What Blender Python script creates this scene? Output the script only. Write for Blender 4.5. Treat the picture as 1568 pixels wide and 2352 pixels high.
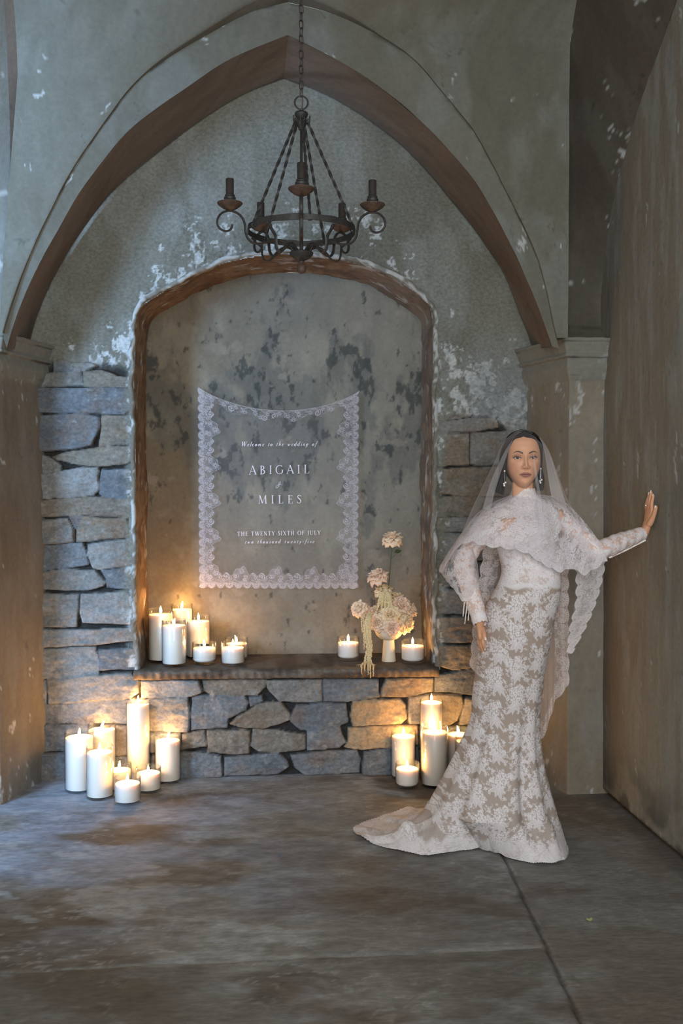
import bpy, bmesh, math, random
import numpy as np
from mathutils import Vector, Matrix
for o in list(bpy.data.objects): bpy.data.objects.remove(o)
random.seed(7)
SC = bpy.context.scene; COL = SC.collection

# ---------------------------------------------------------------- camera, world, large lights, exposure
F = 2300.0; YAW = math.radians(3.2); PITCH = math.radians(-1.52); CZ = 1.467
cd = bpy.data.cameras.new('camera'); cam = bpy.data.objects.new('camera', cd); COL.objects.link(cam)
cam.location = (0, 0, CZ); cam.rotation_euler = (math.pi/2 + PITCH, 0, -YAW)
cd.sensor_fit = 'VERTICAL'; cd.sensor_height = 36; cd.lens = 36*F/2352
SC.camera = cam
SC.view_settings.view_transform = 'Standard'; SC.view_settings.look = 'None'
SC.view_settings.gamma = 1; SC.view_settings.use_curve_mapping = False
SC.view_settings.exposure = 0.32
w = bpy.data.worlds.new('world'); SC.world = w; w.use_nodes = True
w.node_tree.nodes['Background'].inputs[0].default_value = (0.70, 0.71, 0.64, 1)
w.node_tree.nodes['Background'].inputs[1].default_value = 0.42
def area(name, loc, target, sx, sy, power, col):
    l = bpy.data.lights.new(name, 'AREA'); l.shape = 'RECTANGLE'; l.size = sx; l.size_y = sy
    l.energy = power; l.color = col
    o = bpy.data.objects.new(name, l); COL.objects.link(o); o.location = loc
    o.rotation_euler = (Vector(target)-Vector(loc)).to_track_quat('-Z', 'Y').to_euler()
    return o
area('daylight_left_opening', (-3.3, 0.9, 2.0), (-0.3, 5.0, 0.9), 0.9, 1.9, 330, (0.38, 0.64, 1.0))
area('daylight_front_opening', (0.2, -1.3, 2.2), (0.6, 4.5, 1.4), 2.0, 2.0, 165, (0.92, 0.95, 0.96))

# ---------------------------------------------------------------- helpers
fw = np.array([math.sin(YAW)*math.cos(PITCH), math.cos(YAW)*math.cos(PITCH), math.sin(PITCH)])
rt = np.array([math.cos(YAW), -math.sin(YAW), 0.0]); upv = np.cross(rt, fw)
CAM = np.array([0, 0, CZ])
def ray(px, py): return fw+rt*((px-784)/F)-upv*((py-1176)/F)
def atY(px, py, Y): d = ray(px, py); return CAM+d*(Y/d[1])
def atX(px, py, X): d = ray(px, py); return CAM+d*(X/d[0])
def atZ(px, py, Z=0.0): d = ray(px, py); return CAM+d*((Z-CZ)/d[2])
def lin(c):
    c = c/255.0; return c/12.92 if c <= .04045 else ((c+.055)/1.055)**2.4
def rgb(r, g, b): return np.array([lin(r), lin(g), lin(b)])
def _h(i, j, s):
    n = (i*374761393 + j*668265263 + s*1442695041) & 0xffffffff
    n = ((n ^ (n >> 13))*1274126177) & 0xffffffff
    n = ((n ^ (n >> 16))*2246822519) & 0xffffffff
    return ((n ^ (n >> 15)) & 0xffffff)/float(0xffffff)
def vn(x, y, s=0):
    x = np.asarray(x, float); y = np.asarray(y, float)
    xi = np.floor(x).astype(np.int64); yi = np.floor(y).astype(np.int64)
    fx = x-xi; fy = y-yi; fx = fx*fx*(3-2*fx); fy = fy*fy*(3-2*fy)
    a = _h(xi, yi, s); b = _h(xi+1, yi, s); c = _h(xi, yi+1, s); d = _h(xi+1, yi+1, s)
    return (a*(1-fx)+b*fx)*(1-fy)+(c*(1-fx)+d*fx)*fy
def fbm(x, y, s=0, o=4, g=.5):
    t = 0; a = 1; n = 0
    for k in range(o):
        t = t+a*vn(x*2**k+17.3*k, y*2**k-9.1*k, s+k*31); n += a; a *= g
    return t/n
def ss(a, b, x): t = np.clip((x-a)/(b-a), 0, 1); return t*t*(3-2*t)
def mixc(a, b, t): t = np.asarray(t)[..., None]; return a*(1-t)+b*t

def link(name, me, mat=None, parent=None, smooth=True, loc=None):
    o = bpy.data.objects.new(name, me); COL.objects.link(o)
    if mat is not None: me.materials.append(mat)
    if smooth: me.polygons.foreach_set('use_smooth', np.ones(len(me.polygons), bool))
    if parent is not None: o.parent = parent
    if loc is not None: o.location = loc
    return o
def rawmesh(name, V, Q, attrs=None):
    V = np.asarray(V, float).reshape(-1, 3); Q = np.asarray(Q, np.int32)
    k = Q.shape[1]
    me = bpy.data.meshes.new(name); me.vertices.add(len(V)); me.vertices.foreach_set('co', V.ravel())
    me.loops.add(Q.size); me.loops.foreach_set('vertex_index', Q.ravel())
    me.polygons.add(len(Q)); me.polygons.foreach_set('loop_start', np.arange(0, Q.size, k, dtype=np.int32))
    me.polygons.foreach_set('loop_total', np.full(len(Q), k, np.int32))
    me.update(calc_edges=True)
    for n, a in (attrs or {}).items():
        a = np.asarray(a, float)
        if a.size == len(V)*3:
            a = np.concatenate([a.reshape(-1, 3), np.ones((len(V), 1))], 1)
            at = me.color_attributes.new(n, 'FLOAT_COLOR', 'POINT'); at.data.foreach_set('color', a.ravel())
        else:
            at = me.attributes.new(n, 'FLOAT', 'POINT'); at.data.foreach_set('value', a.ravel())
    return me
def gridq(ny, nx, wrap=False, flip=False):
    i = np.arange(ny-1)[:, None]; j = np.arange(nx if wrap else nx-1)[None, :]; j2 = (j+1) % nx
    a = i*nx+j; b = i*nx+j2; c = (i+1)*nx+j2; d = (i+1)*nx+j
    q = np.stack([a, b, c, d] if not flip else [a, d, c, b], -1).reshape(-1, 4)
    return q
def grid(name, P, mat, attrs=None, wrap=False, mask=None, parent=None, flip=False, smooth=True):
    ny, nx = P.shape[:2]
    q = gridq(ny, nx, wrap, flip)
    if mask is not None: q = q[mask.reshape(-1)]
    return link(name, rawmesh(name, P, q, attrs), mat, parent, smooth)
def struct(o): o['kind'] = 'structure'; return o
def empty(name, loc, rz=0):
    o = bpy.data.objects.new(name, None); COL.objects.link(o); o.location = loc; o.rotation_euler = (0, 0, rz); o.empty_display_size = .1
    return o
def tag(o, label, cat, group=None, kind=None):
    o['label'] = label; o['category'] = cat
    if group: o['group'] = group
    if kind: o['kind'] = kind
    return o
def catmull(P, n):
    """dense curve through control points P (k,d), n samples"""
    P = np.asarray(P, float); k = len(P)
    d = np.r_[0, np.cumsum(np.linalg.norm(np.diff(P, axis=0), axis=1)+1e-9)]
    t = np.linspace(0, d[-1], n); out = np.zeros((n, P.shape[1]))
    m = np.zeros_like(P)
    for i in range(k):
        a = max(i-1, 0); b = min(i+1, k-1); m[i] = (P[b]-P[a])/(d[b]-d[a])
    idx = np.clip(np.searchsorted(d, t, 'right')-1, 0, k-2)
    h = (d[idx+1]-d[idx]); s = (t-d[idx])/h
    s = s[:, None]; h = h[:, None]
    return ((2*s**3-3*s**2+1)*P[idx]+(s**3-2*s**2+s)*h*m[idx]+(-2*s**3+3*s**2)*P[idx+1]+(s**3-s**2)*h*m[idx+1])
def surf(C, nv, nu):
    """control columns C[j] = list of 3D points (same count) -> dense grid (nv rows, nu cols)"""
    cols = np.stack([catmull(c, nv) for c in C], 1)          # nv, k, 3
    return np.stack([catmull(cols[i], nu) for i in range(nv)], 0)

class MB:
    """collects primitive shapes, builds one mesh"""
    def __init__(s): s.V = []; s.Q = []; s.n = 0
    def add(s, V, Q):
        V = np.asarray(V, float).reshape(-1, 3)
        for q in Q: s.Q.append([int(i)+s.n for i in q])
        s.V.append(V); s.n += len(V); return s
    def box(s, a, b):
        x0, y0, z0 = a; x1, y1, z1 = b
        return s.add([(x0,y0,z0),(x1,y0,z0),(x1,y1,z0),(x0,y1,z0),(x0,y0,z1),(x1,y0,z1),(x1,y1,z1),(x0,y1,z1)],
              [(0,3,2,1),(4,5,6,7),(0,1,5,4),(1,2,6,5),(2,3,7,6),(3,0,4,7)])
    def tube(s, P, r, n=8, flat=None, twist=0, cap=True, up=(0,0,1)):
        """tube along P with radius r (scalar / list / list of (ra,rb)); parallel frames"""
        P = np.asarray(P, float); k = len(P)
        R = np.array([(x, x) if np.isscalar(x) else x for x in (r if hasattr(r, '__len__') else [r]*k)], float)
        if flat: R = R*np.array(flat)
        T = np.gradient(P, axis=0); T /= np.linalg.norm(T, axis=1)[:, None]+1e-12
        u = np.array(up, float); u = u-T[0]*(u@T[0])
        if np.linalg.norm(u) < 1e-4: u = np.array([0, 1., 0])-T[0]*T[0][1]
        u /= np.linalg.norm(u); V = []
        for i in range(k):
            u = u-T[i]*(u@T[i]); u /= np.linalg.norm(u)+1e-12; v = np.cross(T[i], u)
            a = np.arange(n)/n*2*math.pi; tw = twist*i/(k-1) if k > 1 else 0
            ca, sa = np.cos(a), np.sin(a); x = ca*R[i, 0]; y = sa*R[i, 1]
            X = x*math.cos(tw)-y*math.sin(tw); Y = x*math.sin(tw)+y*math.cos(tw)
            V.append(P[i]+X[:, None]*u+Y[:, None]*v)
        Q = [(i*n+j, i*n+(j+1) % n, (i+1)*n+(j+1) % n, (i+1)*n+j) for i in range(k-1) for j in range(n)]
        if cap: Q += [tuple(range(n))[::-1], tuple((k-1)*n+j for j in range(n))]
        return s.add(np.concatenate(V), Q)
    def lathe(s, prof, n=32, c=(0,0,0), cap=True):
        V = [(c[0]+r*math.cos(a), c[1]+r*math.sin(a), c[2]+z) for r, z in prof for a in np.arange(n)/n*2*math.pi]
        k = len(prof); Q = [(i*n+j, i*n+(j+1) % n, (i+1)*n+(j+1) % n, (i+1)*n+j) for i in range(k-1) for j in range(n)]
        if cap: Q += [tuple(range(n))[::-1], tuple((k-1)*n+j for j in range(n))]
        return s.add(V, Q)
    def ball(s, c, r, n=12, m=8, sc=(1,1,1)):
        pr = [(max(1e-5, r*math.sin(t)), -r*math.cos(t)) for t in np.linspace(0.02, math.pi-.02, m)]
        k0 = s.n; s.lathe(pr, n); V = s.V[-1]; V *= np.array(sc); V += np.array(c); return s
    def torus(s, c, R, r, n=24, m=8, ax='z', sy=1.0):
        a = np.linspace(0, 2*math.pi, n+1)[:-1]; V = []
        for t in a:
            for p in np.arange(m)/m*2*math.pi:
                q = (R+r*math.cos(p)); x, y, z = q*math.cos(t), q*math.sin(t)*sy, r*math.sin(p)
                V.append({'z': (x, y, z), 'y': (x, z, y), 'x': (z, x, y)}[ax])
        Q = [(i*m+j, ((i+1) % n)*m+j, ((i+1) % n)*m+(j+1) % m, i*m+(j+1) % m) for i in range(n) for j in range(m)]
        return s.add(np.array(V)+np.array(c), Q)
    def build(s, name, mat, parent=None, smooth=True, bevel=0):
        me = bpy.data.meshes.new(name); me.from_pydata(np.concatenate(s.V).tolist(), [], s.Q); me.update()
        bm = bmesh.new(); bm.from_mesh(me); bmesh.ops.recalc_face_normals(bm, faces=bm.faces); bm.to_mesh(me); bm.free()
        o = link(name, me, mat, parent, smooth)
        if bevel:
            m = o.modifiers.new('bevel', 'BEVEL'); m.width = bevel; m.segments = 2
        if smooth:
            try: me.set_sharp_from_angle(angle=math.radians(40))
            except Exception: pass
        return o

# ---------------------------------------------------------------- materials
def newmat(name):
    m = bpy.data.materials.new(name); m.use_nodes = True; nt = m.node_tree
    b = nt.nodes['Principled BSDF']; return m, nt, b
def nd(nt, t, **k):
    n = nt.nodes.new(t)
    for a, v in k.items(): setattr(n, a, v)
    return n
def surfmat(name, rough=.9, scale=60, amt=.22, bump=.25, bscale=90, stretch=(1, 1, 1), bdist=.004, spec=.25, col=None, speck=None, mult=1.0):
    """colour from the Col attribute (or col), broken up with fine object-space noise and bump"""
    m, nt, b = newmat(name); L = nt.links
    g = nd(nt, 'ShaderNodeNewGeometry'); mp = nd(nt, 'ShaderNodeMapping'); mp.inputs['Scale'].default_value = stretch
    L.new(g.outputs['Position'], mp.inputs['Vector'])
    n1 = nd(nt, 'ShaderNodeTexNoise'); n1.inputs['Scale'].default_value = scale; n1.inputs['Detail'].default_value = 6; n1.inputs['Roughness'].default_value = .65
    L.new(mp.outputs[0], n1.inputs['Vector'])
    if col is None:
        a = nd(nt, 'ShaderNodeVertexColor', layer_name='Col'); base = a.outputs[0]
    else:
        a = nd(nt, 'ShaderNodeRGB'); a.outputs[0].default_value = (*col, 1); base = a.outputs[0]
    mr = nd(nt, 'ShaderNodeMapRange'); mr.inputs[1].default_value = .3; mr.inputs[2].default_value = .7
    mr.inputs[3].default_value = (1-amt)*mult; mr.inputs[4].default_value = (1+amt)*mult; L.new(n1.outputs[0], mr.inputs[0])
    mu = nd(nt, 'ShaderNodeVectorMath', operation='SCALE'); L.new(base, mu.inputs[0]); L.new(mr.outputs[0], mu.inputs['Scale'])
    out = mu.outputs[0]
    if speck:
        n3 = nd(nt, 'ShaderNodeTexNoise'); n3.inputs['Scale'].default_value = speck[0]; n3.inputs['Detail'].default_value = 4; n3.inputs['Roughness'].default_value = .6
        L.new(mp.outputs[0], n3.inputs['Vector'])
        r3 = nd(nt, 'ShaderNodeMapRange'); r3.inputs[1].default_value = speck[1]; r3.inputs[2].default_value = speck[1]+.02; L.new(n3.outputs[0], r3.inputs[0])
        mx = nd(nt, 'ShaderNodeMix', data_type='RGBA'); L.new(r3.outputs[0], mx.inputs[0]); L.new(out, mx.inputs[6]); mx.inputs[7].default_value = (*speck[2], 1)
        out = mx.outputs[2]
    L.new(out, b.inputs['Base Color'])
    b.inputs['Roughness'].default_value = rough; b.inputs['Specular IOR Level'].default_value = spec
    n2 = nd(nt, 'ShaderNodeTexNoise'); n2.inputs['Scale'].default_value = bscale; n2.inputs['Detail'].default_value = 8; n2.inputs['Roughness'].default_value = .6
    L.new(mp.outputs[0], n2.inputs['Vector'])
    bp = nd(nt, 'ShaderNodeBump'); bp.inputs['Strength'].default_value = bump; bp.inputs['Distance'].default_value = bdist
    L.new(n2.outputs[0], bp.inputs['Height']); L.new(bp.outputs[0], b.inputs['Normal'])
    return m
def plain(name, col, rough=.5, metal=0, spec=.5, sss=0, ssr=(1,.5,.3), ssc=.02, emit=None, es=0):
    m, nt, b = newmat(name); b.inputs['Base Color'].default_value = (*col, 1); b.inputs['Roughness'].default_value = rough
    b.inputs['Metallic'].default_value = metal; b.inputs['Specular IOR Level'].default_value = spec
    if sss: b.inputs['Subsurface Weight'].default_value = sss; b.inputs['Subsurface Radius'].default_value = ssr; b.inputs['Subsurface Scale'].default_value = ssc
    if emit is not None: b.inputs['Emission Color'].default_value = (*emit, 1); b.inputs['Emission Strength'].default_value = es
    return m
# ---------------------------------------------------------------- plaster colouring (pigment and damage; side-arch soffit tones also carry light and shade)
WHITE = rgb(236, 240, 240)
def plaster(X, Z, a, b, c, s=0, streak=1.0, chips=None, chipthr=.66, chipscale=(16, 9)):
    n = fbm(X*1.7, Z*1.3, s, 5); m = fbm(X*6*streak, Z*3.2, s+5, 5); k = fbm(X*22*streak, Z*9, s+9, 4)
    C = mixc(a, b, ss(.35, .65, n)); C = mixc(C, c, .75*ss(.48, .68, m)); C = C*(0.88+.24*k)[..., None]
    cr = np.abs(fbm(X*3.1+2*n, Z*3.3, s+12, 5)-.5)
    C = C*(1-.35*(1-ss(0, .004, cr))*ss(.45, .6, m))[..., None]
    if chips is not None:
        w = fbm(X*chipscale[0]+1.5*fbm(X*40, Z*30, s+44), Z*chipscale[1], s+21, 5, .6)
        t = chipthr-.20*chips
        C = mixc(C, WHITE, .8*ss(t, t+.03, w)*(chips > .02)*ss(.40, .52, fbm(X*chipscale[0]*2.3, Z*chipscale[1]*2.3, s+61, 4)))
    return C
M_PL = surfmat('plaster', mult=.50, scale=45, amt=.10, bump=.35, bscale=38, bdist=.006)
M_ST = surfmat('stone_masonry', mult=.56, scale=55, amt=.30, bump=.7, bscale=70, bdist=.008, stretch=(1, 1, 1.25))
M_FL = surfmat('concrete_floor', mult=.66, scale=40, amt=.24, bump=.35, bscale=45, bdist=.006, rough=.72, spec=.35, stretch=(.6, 1.5, 1), speck=(9, .73, tuple(rgb(60, 56, 52))))
G1, G2, G3 = rgb(156, 155, 144), rgb(140, 138, 126), rgb(164, 166, 160)
BR1, BR2 = rgb(166, 153, 142), rgb(150, 137, 126)

YW = 5.03; YF = 4.55; YN = 5.45
# ---- floor
ys = np.r_[np.linspace(-1.5, 2.3, 60)[:-1], np.arange(2.3, 5.6, .009)]; xs = np.r_[np.linspace(-4.0, -1.7, 25)[:-1], np.arange(-1.7, 1.75, .009)]
X, Y = np.meshgrid(xs, ys)
n1 = fbm(X*1.3, Y*1.6, 3, 5); n2 = fbm(X*5+2*n1, Y*9, 8, 5); n3 = fbm(X*14, Y*30, 11, 4)
C = mixc(rgb(148, 146, 142), rgb(112, 102, 92), ss(.42, .66, n1))
C = mixc(C, rgb(176, 178, 180), .6*ss(.56, .72, n2)); C = mixc(C, rgb(86, 74, 64), .7*ss(.6, .75, fbm(X*2.2+5, Y*3.4, 21, 5)))
rw = np.abs(fbm(X*3.5+1.6*fbm(X*1.5, Y*1.5, 23), Y*7, 24, 6, .6)-.5); C = mixc(C, rgb(188, 188, 186), .5*(1-ss(.0, .018, rw)))
C = mixc(C, rgb(104, 86, 70), .55*ss(.50, .62, fbm(X*1.8-2, Y*2.6, 26, 6, .58))); C = mixc(C, rgb(168, 182, 204), .55*ss(.6, -.5, X)*ss(3.0, 3.6, Y)*ss(.36, .6, fbm(X*3, Y*5, 27, 5)))  # brown stains; the left floor's blue daylight is painted in
C = C*(0.62+.76*n3)[..., None]
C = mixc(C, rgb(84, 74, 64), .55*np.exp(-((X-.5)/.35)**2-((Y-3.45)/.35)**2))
sx = .80+(Y-2.65)*.047+.006*fbm(Y*6, Y*0, 4)
seam = (1-ss(.003, .010, np.abs(X-sx)))*(Y < 4.2)
ym = 3.03+(X+.86)*.045+.02*(fbm(X*5, X*0, 6)-.5)
seam2 = (1-ss(.004, .012, np.abs(Y-ym)))*(X < sx)
C = mixc(C, rgb(122, 116, 108), .5*ss(0, .02, X-sx)); C = mixc(C, rgb(92, 84, 74), .6*ss(0, .03, ym-Y)*(X < sx)*ss(.3, .55, fbm(X*2, Y*2, 31)+.25*(X < -.4)))
cr = ss(.52, .6, fbm(X*18, Y*60, 17, 4))
C = mixc(C, rgb(150, 148, 142), seam2*(.3+.6*cr)); C = mixc(C, rgb(178, 176, 170), .6*(1-ss(0, .035, np.abs(Y-ym-.02)))*ss(.55, .7, n2)*(X > -.2)*(X < sx))
C = mixc(C, rgb(62, 56, 50), .8*seam)
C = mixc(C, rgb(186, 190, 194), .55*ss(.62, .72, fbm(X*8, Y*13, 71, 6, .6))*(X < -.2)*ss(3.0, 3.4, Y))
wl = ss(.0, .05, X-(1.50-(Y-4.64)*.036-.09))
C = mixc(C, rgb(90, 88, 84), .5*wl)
Z = .006*(fbm(X*2, Y*2, 5)-.5)+.0035*(n2-.5)-.006*seam-.004*seam2
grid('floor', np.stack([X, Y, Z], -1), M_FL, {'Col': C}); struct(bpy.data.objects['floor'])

# ---- back wall: plastered lunette above coursed rubble
ST = {}
def W(px, py): p = atY(px, py, YW); return (p[0], p[2])
stones = [
 [(122,822),(165,833),(180,850),(165,855),(122,855)], [(165,833),(205,833),(221,841),(185,853),(166,855)],
 [(80,857),(186,855),(190,883),(80,891)], [(191,852),(230,850),(262,858),(270,862),(322,868),(322,888),(225,888),(192,886)],
 [(80,893),(230,890),(322,893),(318,915),(308,935),(283,950),(230,951),(80,948)],
 [(80,955),(180,952),(228,958),(228,985),(214,1010),(210,1022),(150,1034),(80,1036)],
 [(232,955),(316,953),(316,980),(316,1020),(225,1024),(231,985)],
 [(118,1048),(170,1035),(230,1026),(320,1025),(316,1050),(290,1066),(225,1071),(165,1064),(130,1056)],
 [(80,1040),(110,1048),(125,1058),(140,1070),(135,1085),(80,1090)],
 [(80,1092),(150,1080),(190,1072),(226,1074),(226,1130),(215,1139),(150,1144),(80,1145)],
 [(232,1078),(320,1078),(320,1146),(240,1146),(228,1135)], [(80,1150),(220,1142),(320,1148),(320,1178),(290,1188),(190,1182),(80,1190)],
 [(80,1196),(155,1190),(168,1214),(168,1245),(80,1252)], [(157,1185),(192,1183),(172,1215)],
 [(192,1185),(240,1190),(290,1190),(295,1215),(296,1234),(210,1243),(174,1245),(175,1215)], [(296,1190),(318,1183),(318,1240),(300,1238)],
 [(80,1256),(188,1247),(196,1270),(202,1296),(150,1304),(80,1313)], [(201,1250),(296,1238),(322,1255),(318,1295),(225,1310),(213,1305),(200,1275)],
 [(80,1316),(160,1306),(215,1310),(243,1337),(238,1346),(205,1357),(150,1356),(80,1355)], [(230,1312),(318,1300),(318,1355),(245,1350),(243,1330)],
 [(80,1364),(180,1366),(180,1385),(176,1440),(80,1443)], [(186,1366),(290,1358),(318,1385),(312,1434),(190,1432),(184,1410)],
 [(80,1447),(200,1447),(318,1440),(318,1470),(220,1481),(80,1488)], [(80,1492),(218,1486),(226,1520),(226,1548),(150,1557),(80,1560)],
 [(226,1492),(318,1490),(318,1539),(228,1540)], [(107,1560),(225,1550),(300,1547),(318,1560),(318,1590),(300,1602),(205,1612),(111,1618)],
 [(80,1562),(104,1562),(107,1618),(80,1618)], [(80,1624),(180,1614),(305,1604),(316,1612),(316,1662),(200,1662),(80,1664)],
 [(80,1668),(210,1664),(230,1690),(230,1725),(80,1725)], [(235,1668),(340,1664),(340,1735),(235,1735)], [(80,1729),(225,1729),(225,1800),(80,1800)],
 [(230,1738),(343,1738),(343,1800),(230,1800)], [(322,1563),(455,1563),(463,1592),(435,1600),(325,1603)], [(320,1606),(430,1602),(436,1640),(432,1680),(345,1682),(320,1660)],
 [(440,1600),(560,1598),(570,1615),(565,1632),(525,1650),(522,1672),(438,1678)], [(465,1563),(560,1560),(612,1561),(608,1580),(590,1598),(485,1597),(466,1590)],
 [(572,1602),(600,1600),(604,1612),(575,1624)], [(560,1640),(590,1620),(625,1612),(645,1614),(667,1640),(668,1655),(640,1665),(605,1675),(560,1672),(528,1662),(545,1645)],
 [(614,1562),(738,1561),(738,1613),(690,1613),(640,1610),(618,1590),(612,1580)], [(742,1560),(868,1560),(871,1600),(800,1612),(742,1613)],
 [(885,1558),(994,1556),(994,1590),(930,1602),(874,1600),(876,1582)], [(998,1550),(1100,1535),(1104,1600),(1040,1592),(998,1590)],
 [(680,1620),(740,1617),(795,1617),(800,1660),(775,1672),(740,1680),(690,1680),(668,1660),(672,1635)], [(810,1612),(860,1606),(920,1608),(932,1620),(935,1650),(920,1663),(810,1668),(805,1645)],
 [(938,1603),(985,1598),(985,1662),(940,1662),(938,1630)], [(990,1596),(1060,1598),(1065,1620),(1050,1655),(1030,1665),(990,1665)], [(1068,1604),(1105,1604),(1105,1665),(1055,1665),(1058,1650)],
 [(580,1677),(640,1678),(700,1690),(700,1722),(660,1727),(595,1728),(575,1715)], [(705,1682),(780,1672),(785,1690),(795,1705),(780,1718),(745,1722),(705,1723)],
 [(800,1672),(870,1670),(960,1667),(960,1710),(900,1715),(830,1722),(790,1718),(800,1700)], [(964,1670),(1105,1670),(1105,1725),(964,1718)], [(964,1724),(1105,1730),(1105,1795),(964,1795)],
 [(515,1738),(560,1736),(640,1730),(658,1745),(665,1762),(640,1778),(515,1784)], [(668,1735),(720,1728),(820,1724),(828,1745),(825,1777),(700,1780),(678,1765)],
 [(835,1728),(895,1718),(960,1717),(960,1780),(832,1780)], [(417,1686),(470,1680),(473,1717),(417,1723)], [(476,1680),(560,1676),(573,1680),(571,1730),(530,1732),(476,1728)],
 [(348,1735),(417,1728),(470,1730),(507,1737),(510,1782),(417,1788),(348,1790)], [(345,1686),(413,1685),(413,1724),(345,1730)],
 [(1004,930),(1060,905),(1085,950),(1080,958),(1020,967),(1002,965)], [(1086,950),(1110,945),(1140,950),(1140,957),(1090,958)], [(1002,972),(1080,962),(1138,960),(1145,982),(1090,991),(1002,992)],
 [(1146,964),(1225,962),(1225,988),(1165,988),(1158,978)], [(1006,996),(1076,995),(1077,1068),(1006,1072)], [(1080,995),(1160,990),(1225,992),(1225,1065),(1090,1068),(1080,1065)],
 [(1006,1080),(1080,1073),(1225,1070),(1225,1140),(1090,1140),(1006,1135)], [(1010,1145),(1060,1138),(1110,1143),(1225,1143),(1225,1185),(1040,1186),(1002,1175)],
 [(1004,1190),(1075,1188),(1225,1190),(1225,1220),(1004,1222)], [(1004,1226),(1060,1224),(1225,1226),(1225,1280),(1100,1286),(1003,1284)], [(1004,1290),(1100,1291),(1225,1286),(1225,1348),(1004,1348)],
 [(1006,1354),(1225,1352),(1225,1412),(1006,1410)], [(1004,1416),(1225,1416),(1225,1476),(1003,1476)], [(1003,1482),(1225,1482),(1225,1520),(1085,1535),(1040,1540),(1006,1530)],
 [(1110,1540),(1225,1530),(1225,1600),(1110,1600)], [(1110,1606),(1225,1606),(1225,1690),(1110,1690)], [(1110,1696),(1225,1696),(1225,1800),(1110,1800)]]
st_tint = [rgb(136,140,144), rgb(152,150,146), rgb(124,130,136), rgb(158,158,156), rgb(146,138,126)]
xs = np.arange(-1.42, 1.43, .0056); zs = np.arange(-.02, 3.62, .0056)
X, Z = np.meshgrid(xs, zs)
wx = X+.010*(fbm(X*14, Z*14, 1, 4)-.5); wz = Z+.013*(fbm(X*11, Z*14, 2, 4)-.5)
best = np.full(X.shape, -1.0); sid = np.zeros(X.shape, int)
for i, s in enumerate(stones):
    P = np.array([W(*p) for p in s]); bb = (wx > P[:, 0].min()-.01) & (wx < P[:, 0].max()+.01) & (wz > P[:, 1].min()-.01) & (wz < P[:, 1].max()+.01)
    x = wx[bb]; z = wz[bb]; d = np.full(x.shape, 9.0); ins = np.zeros(x.shape, bool)
    for k in range(len(P)):
        a = P[k]; b = P[(k+1) % len(P)]; e = b-a
        t = np.clip(((x-a[0])*e[0]+(z-a[1])*e[1])/(e@e), 0, 1)
        d = np.minimum(d, np.hypot(x-a[0]-t*e[0], z-a[1]-t*e[1]))
        c = ((a[1] > z) != (b[1] > z)) & (x < (b[0]-a[0])*(z-a[1])/(b[1]-a[1]+1e-12)+a[0]); ins ^= c
    d = np.where(ins, d, -d); bs = best[bb]; si = sid[bb]; u = d > bs; bs[u] = d[u]; si[u] = i; best[bb] = bs; sid[bb] = si
rs = np.random.RandomState(3); sh = rs.uniform(-.012, .012, len(stones)); tx = rs.uniform(-.06, .06, len(stones)); tz = rs.uniform(-.05, .08, len(stones))
cx = np.array([np.mean([W(*p)[0] for p in s]) for s in stones]); cz = np.array([np.mean([W(*p)[1] for p in s]) for s in stones])
prof = ss(-.0080, .0015, best)
ridge = np.abs(fbm(X*9+3, Z*26, 41, 5)-.5)*2
hs = (sh[sid]+tx[sid]*(X-cx[sid])+tz[sid]*(Z-cz[sid])+.022*(fbm(X*10, Z*16, 33, 5)-.5)+.010*(1-ridge)-.004)
H = -.034+.012*(fbm(X*30, Z*30, 55, 3)-.5)+prof*(.034+hs)
# limit of the plaster coat (lower edge, ragged)
edge = np.where(X < 0, W(100, 845)[1]-(W(100, 845)[1]-W(300, 862)[1])*(X+1.2)/.4, 1.83+.02*np.sin(X*20))
edge = edge+.16*(fbm(X*5, Z*3, 61, 5)-.5)+np.where(X > 0, .10*ss(.9, 1.15, X)*-1+.02, 0)
pl = ss(-.03, .03, Z-edge)
# plaster daub along the niche edges on top of the stones
nichex = np.minimum(np.abs(X+.745), np.abs(X-.76))
pl = np.maximum(pl, ss(.075, .02, nichex+.09*(fbm(X*12, Z*7, 66, 5)-.45))*(Z > .56))
pb = .006*(fbm(X*3, Z*3, 71, 4)-.5)+.007*(fbm(X*14, Z*8, 72, 5)-.5)*ss(2.6, 1.9, Z)
H = H*(1-pl)+(pb+.35*np.maximum(H, -.02))*pl
rough = ss(.42, .0, np.abs(Z-(1.80+.68*np.exp(-(X/.78)**4)+.02)))*ss(.40, .56, fbm(X*4, Z*4, 73, 4)+.08)
flake = fbm(X*13+2*fbm(X*30, Z*30, 78), Z*10, 75, 5, .6)
H = H+pl*rough*.012*ss(.48, .56, flake)
stc = np.array(st_tint)[rs.randint(0, 5, len(stones))][sid]
Cs = stc*(0.66+.68*fbm(X*12, Z*22, 81, 6, .6))[..., None]; Cs = mixc(Cs, rgb(150, 118, 88), .35*ss(.55, .75, fbm(X*5, Z*7, 82, 4)))
Cs = mixc(Cs, rgb(182, 182, 180), .45*ss(.68, .80, fbm(X*30, Z*46, 83, 4)))
Cs = mixc(Cs, rgb(198, 170, 130), .75*((sid == 49) | (sid == 43)))
Cs = mixc(rgb(60, 58, 56), Cs, ss(.45, .95, prof))
chip = np.clip(rough*1.0+.55*ss(.10, .0, nichex)*(Z < 2.2)+.25*ss(1.2, 1.0, Z-2.6)*0, 0, 1)
Cp = plaster(X, Z, G1, G2, G3, 100, chips=chip, chipthr=.64, chipscale=(17, 12))
Cp = mixc(Cp, rgb(168, 176, 182), .6*ss(.88, 1.0, X)*ss(2.35, 1.9, Z)*(X > 0))
C = mixc(Cs, Cp, pl)
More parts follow.
